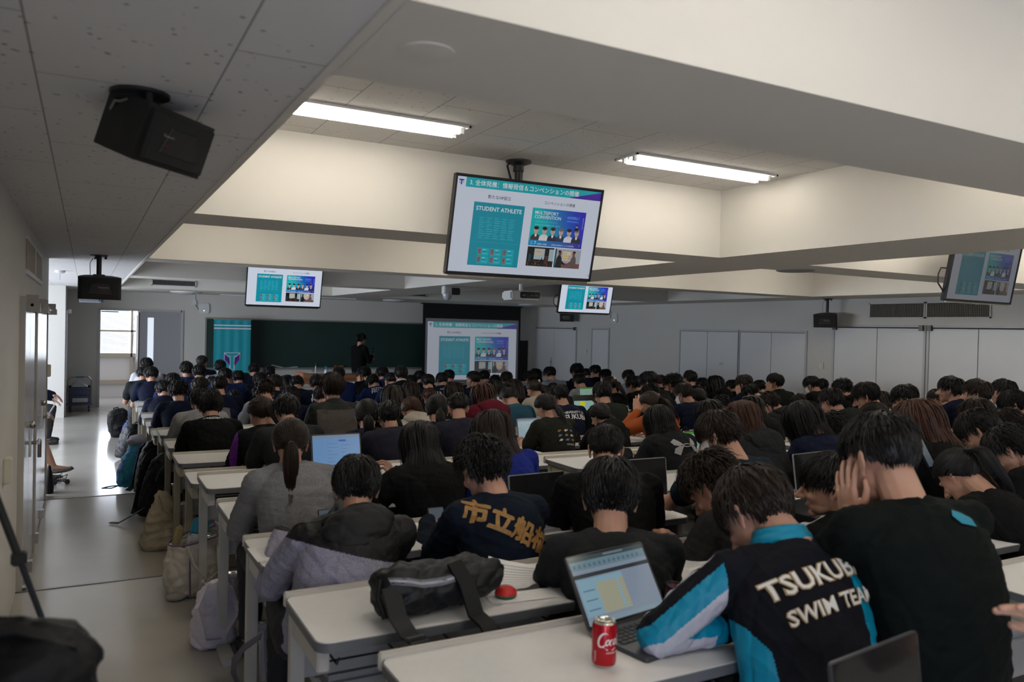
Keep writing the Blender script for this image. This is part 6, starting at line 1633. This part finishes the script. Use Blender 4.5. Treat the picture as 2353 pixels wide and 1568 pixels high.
# drawstring bag
p = onz(299, 1116, .1); t = thing('drawstring_bag', 'blue, green and white patterned drawstring bag leaning on the black backpacks', 'bag', p, .2)
m = MB().rings([[(k * .13 * math.cos(a) + z * .12, k * .10 * math.sin(a), z) for a in np.linspace(0, 2 * PI, 20, False)] for k, z in ((.8, 0), (1.05, .04), (1.1, .15), (.9, .28), (.55, .38), (.35, .42))])
pm = mat('drawstring_pattern', (.0, .22, .26), .7, nscale=16, mixcol=(.008, .06, .20)); soft(m, .011, 12, .008, pm, 'bag_body', t)
MB().tube([(-.08, -.05, .03), (-.20, -.10, .01), (-.27, -.04, .008), (-.20, .01, .008), (-.1, -.04, .02)], .006, 6).build('blue_cord', mat('cord_blue', (.02, .10, .2), .6), t)
m = MB().ell((.06, 0, .46), (.10, .07, .06)); soft(m, .01, 13, .012, mat('cloth_lilac_grey', (.25, .24, .30), .8), 'folded_cloth', t)
tag(MB().box(onz(318, 1108, .1) + np.array([0, -.05, .05]), (.05, .03, .10), Matrix.Rotation(.3, 3, 'Y'), .01).build('orange_tag', mat('tag_orange', (.5, .18, .03), .6)), 'orange tag between the drawstring bag and backpack', 'tag')
# beige tote
p = onz(394, 1256, .1); t = thing('tote_bag', 'slumped beige canvas tote bag in the aisle', 'bag', p, .1)
m = MB().rings([[(k * .21 * math.cos(a) + ox, k * .12 * math.sin(a), z) for a in np.linspace(0, 2 * PI, 24, False)] for k, z, ox in ((.95, 0, 0), (1.08, .03, 0), (1.0, .14, .01), (.80, .25, .0), (.50, .33, -.04), (.22, .40, -.07), (.12, .43, -.08))])
beig = mat('canvas_beige', (.40, .34, .24), .85, nscale=8, namt=.15, bump=.3, bscale=40); soft(m, .011, 21, .012, beig, 'bag_body', t)
MB().ribbon([(-.10, -.05, .40), (-.07, -.09, .30), (-.01, -.11, .24), (.05, -.09, .29), (.02, -.05, .36)], (0, -1, .4), .035, .006).build('handle', beig, t)
# open canvas tote with purple trim
p = onz(450, 1362, .2); t = thing('open_tote_bag', 'open off-white canvas tote with purple trim and things inside, on the aisle floor', 'bag', p, .25)
off = mat('canvas_offwhite', (.50, .46, .40), .85, nscale=9, namt=.15, bump=.3, bscale=40); pur = mat('trim_purple', (.13, .08, .17), .7)
m = MB().rings([[(k * .17 * math.cos(a) + ox, k * .13 * math.sin(a), z + dz * math.cos(a)) for a in np.linspace(0, 2 * PI, 28, False)] for k, z, ox, dz in ((.8, 0, 0, 0), (1.02, .03, 0, 0), (1.1, .13, .0, .0), (1.02, .25, .0, .02), (.98, .33, .01, .03), (.86, .33, .01, .03), (.8, .18, 0, .0), (.3, .16, 0, 0))])
soft(m, .010, 31, .010, off, 'bag_body', t)
MB().tube([(.17 * .99 * math.cos(a) + .01, .128 * math.sin(a), .335 + .03 * math.cos(a)) for a in np.linspace(0, 2 * PI, 30)], .005, 6).build('rim_trim', pur, t)
for sx in (-.09, .07): MB().tube([(sx, -.15, .02), (sx - .005, -.155, .16), (sx, -.135, .30)], .005, 6).build('trim_line', pur, t)
MB().ribbon([(-.10, -.13, .31), (-.09, -.19, .22), (-.02, -.21, .12), (.05, -.19, .16), (.06, -.14, .30)], (0, -.8, .6), .028, .006).build('front_handle', off, t)
MB().ribbon([(.08, .10, .34), (.16, .06, .38), (.22, .0, .30), (.20, -.03, .22)], (0, 1, .2), .03, .006).build('rear_handle', pur, t)
for c, s_, col, nm, lb in (((.02, .02, .35), (.10, .03, .16), (.05, .34, .48), 'blue_case', 'bright blue flat case sticking out of the open tote'), ((-.03, -.05, .30), (.09, .05, .11), (.55, .54, .54), 'white_case', 'white rounded case in the open tote'), ((-.10, .03, .33), (.03, .07, .14), (.30, .24, .10), 'snack_pack', 'yellowish packet at the left inside the open tote')):
    w_ = Matrix.Translation(p) @ Matrix.Rotation(.25, 4, 'Z') @ Vector(c); tag(MB().box((w_[0], w_[1], w_[2]), s_, Matrix.Rotation(.25, 3, 'Z') @ Matrix.Rotation(.25, 3, 'Y'), .012).build(nm, mat(nm, col, .5)), lb, 'case' if nm != 'snack_pack' else 'packet')
p = onz(408, 1381, .2); t = thing('fluffy_pouch', 'grey rounded pouch on the floor in front of the open tote', 'pouch', p, .1); m = MB().ell((0, 0, .027), (.062, .04, .028)); soft(m, .006, 41, .003, mat('pouch_grey', (.30, .28, .26), .95), 'pouch_body', t)
# lilac-white bag
p = onz(490, 1480, .2); t = thing('shoulder_bag', 'pale lilac-white shoulder bag standing nearest on the aisle floor', 'bag', p, .2)
lil = mat('canvas_lilac', (.56, .52, .60), .8, bump=.35, bscale=25)
m = MB().rings([[(k * .115 * math.copysign(abs(math.cos(a)) ** .7, math.cos(a)) + ox, k2 * .09 * math.sin(a), z) for a in np.linspace(0, 2 * PI, 24, False)] for k, k2, z, ox in ((.75, .9, 0, 0), (.9, 1.1, .02, 0), (.92, 1.15, .10, 0), (.86, .9, .20, .01), (.7, .5, .28, .01), (.4, .3, .32, .0))])
soft(m, .009, 51, .010, lil, 'bag_body', t)
MB().ribbon([(-.05, -.02, .30), (-.11, -.08, .22), (-.085, -.115, .07), (.0, -.115, .06), (.085, -.09, .17), (.06, -.05, .29)], (.2, -1, .1), .04, .005).build('shoulder_strap', lil, t)
MB().tube([(-.065 + .012 * math.cos(a), -.05, .33 + .012 * math.sin(a)) for a in np.linspace(0, 2 * PI, 12)], .003, 6).build('buckle', steel, t)
# shoulder bag lying on the desk
p = onz(1010, 1395, .905); t = thing('sling_bag', 'black nylon shoulder bag lying on the second desk from the camera, straps hanging over', 'bag', p, .10)
m = MB().rings([[(x, k * .09 * math.cos(a) + .0, .075 + kz * .075 * math.sin(a) + .0) for a in np.linspace(0, 2 * PI, 20, False)] for x, k, kz in ((-.22, .5, .7), (-.205, .8, .95), (-.12, 1.0, 1.05), (0, 1.1, 1.0), (.12, 1.0, .95), (.20, .8, .75), (.225, .4, .4))])
sb = soft(m, .009, 61, .011, greyf, 'bag_body', t)
for wz, cz, oz, nm in ((.012, (.10, .10, .12), .004, 'zipper_tape'), (.004, (.30, .30, .34), .006, 'zipper')):
    zz = [(-.20 + .24 * i / 20, .045 - .03 * math.sin(i / 20 * 2.4)) for i in range(21)]
    decal(sb, nm, [(a, b_ + s_ * wz) for a, b_ in zz for s_ in (1, -1)], [(2 * i, 2 * i + 2, 2 * i + 3, 2 * i + 1) for i in range(20)], (0, -.2, .16), (1, 0, 0), (0, .5, .87), (0, .87, -.5), mat(nm, cz, .4), t, oz)
MB().ribbon([(-.20, -.06, .11), (-.20, -.115, .04), (-.195, -.175, .008), (-.19, -.235, .006), (-.188, -.262, -.02), (-.187, -.262, -.14)], (1, 0, 0), .055, .008).build('wide_strap', greyf, t)
MB().ribbon([(.02, -.05, .15), (.03, -.11, .10), (.035, -.16, .02), (.04, -.215, .006), (.045, -.245, -.02), (.046, -.247, -.13)], (1, 0, 0), .052, .010).build('rear_strap', blackf, t)
MB().bb(-.225, -.165, -.225, -.205, .004, .018, .003).build('strap_slider', blackm, t)
MB().tube([(-.22, -.03, .13), (-.235, -.05, .08), (-.225, -.08, .03)], .008, 8).build('piping', blackf, t)
# hanging strap loop near the front left desk
a0 = onz(600, 1450, .55)
t = tag(MB().ribbon([at(600, 1462, 2.75), at(560, 1490, 2.75), at(538, 1520, 2.75), at(537, 1548, 2.75), at(555, 1590, 2.75), at(600, 1625, 2.75)], (.35, -.9, .3), .035, .004).build('hanging_strap', mat('strap_grey', (.06, .06, .08), .7)), 'grey woven strap looping out beside the near left desk legs', 'strap')
p = onz(577, 1470, .2); t = thing('sneaker', 'white and blue sneaker beside the near left desk leg', 'shoe', p, .1)
m = MB().cap((0, -.07, .04), .035, (0, .09, .03), .035).ell((0, -.06, .07), (.035, .05, .04)); soft(m, .006, 71, .003, mat('sneaker_white', (.55, .56, .62), .6), 'upper', t)
MB().prism([(.036 * math.cos(a), .14 * math.sin(a)) for a in np.linspace(0, 2 * PI, 20, False)], 0, .018).build('sole', whitep, t)
# tripod and dark bag at the lower left
t = thing('tripod', 'black tripod leg crossing the lower left frame edge', 'tripod', (0, 0, 0))
A_, B_ = at(-60, 1010, 1.62), at(118, 1480, 1.78)
d = B_ - A_; E1 = B_ + d * .9
MB().tube([A_, A_ + d * .56], .0085, 12).build('upper_leg', blackm, t); MB().tube([A_ + d * .54, E1], .0065, 12).build('lower_leg', mat('tripod_grey', (.03, .035, .045), .35, .5), t)
for k in (.18, .56): MB().box(A_ + d * k, (.030, .030, .028), None, .004).build('leg_lock', blackm, t)
t2 = thing('camera_bag', 'soft black bag filling the lower left corner', 'bag', at(40, 1545, 1.25)); t2.location = t2.location
m = MB().ell((0, 0, 0), (.12, .12, .085)).ell((-.07, .02, .02), (.09, .1, .07)).ell((.04, 0, -.06), (.085, .11, .06)); soft(m, .006, 81, .006, blackf, 'bag_body', t2)
MB().ribbon([(-.1, -.04, .08), (0, -.06, .09), (.08, -.05, .05), (.11, -.04, -.03), (.115, -.03, -.12)], (0, 1, .3), .025, .004).build('strap', blackf, t2)
st = thing('storage_cabinet', 'low black cabinet just below the lower left corner carrying the soft black bag', 'cabinet', (-.13, 1.22, .2))
hh = t2.location[2] - .115 - .2; MB().bb(-.18, .12, -.15, .15, 0, hh, .01).build('cabinet_body', blackm, st); MB().bb(-.16, .10, -.155, -.15, .05, hh - .05).build('door', blackr, st)
# cables and small bag by the bay
p = onz(104, 1105, .1) 
t = thing('cable_tangle', 'tangled black cables and plugs on the floor under the seated woman', 'cables', (-.30, 9.72, 0))
rn = random.Random(4)
for k in range(3): MB().tube([(rn.uniform(-.08, .16), rn.uniform(-.12, .12), .03 + rn.random() * .08) for _ in range(14)], .0035, 5).build('cable', blackm, t)
for k in range(2): MB().box((.02 + k * .12, -.02, .03), (.05, .05, .05), None, .01).build('plug', blackm, t)
tag(MB().rings([[(-.345 + k * .05 * math.cos(a) * .8 + .03, 9.30 + k * .07 * math.sin(a), .1 * 0 + z) for a in np.linspace(0, 2 * PI, 14, False)] for k, z in ((1, 0), (1.1, .08), (.7, .2), (.3, .28))]).build('small_bag', blackf), 'small black bag at the foot of the left wall corner', 'bag')
q = laptop(120, 1000, 0, .5, 'white laptop on the lap of the seated woman in the bay', .30, 'light', .6); q.location = (-.40, 10.02, .635); q.rotation_euler = (0, 0, PI / 2 + PI)
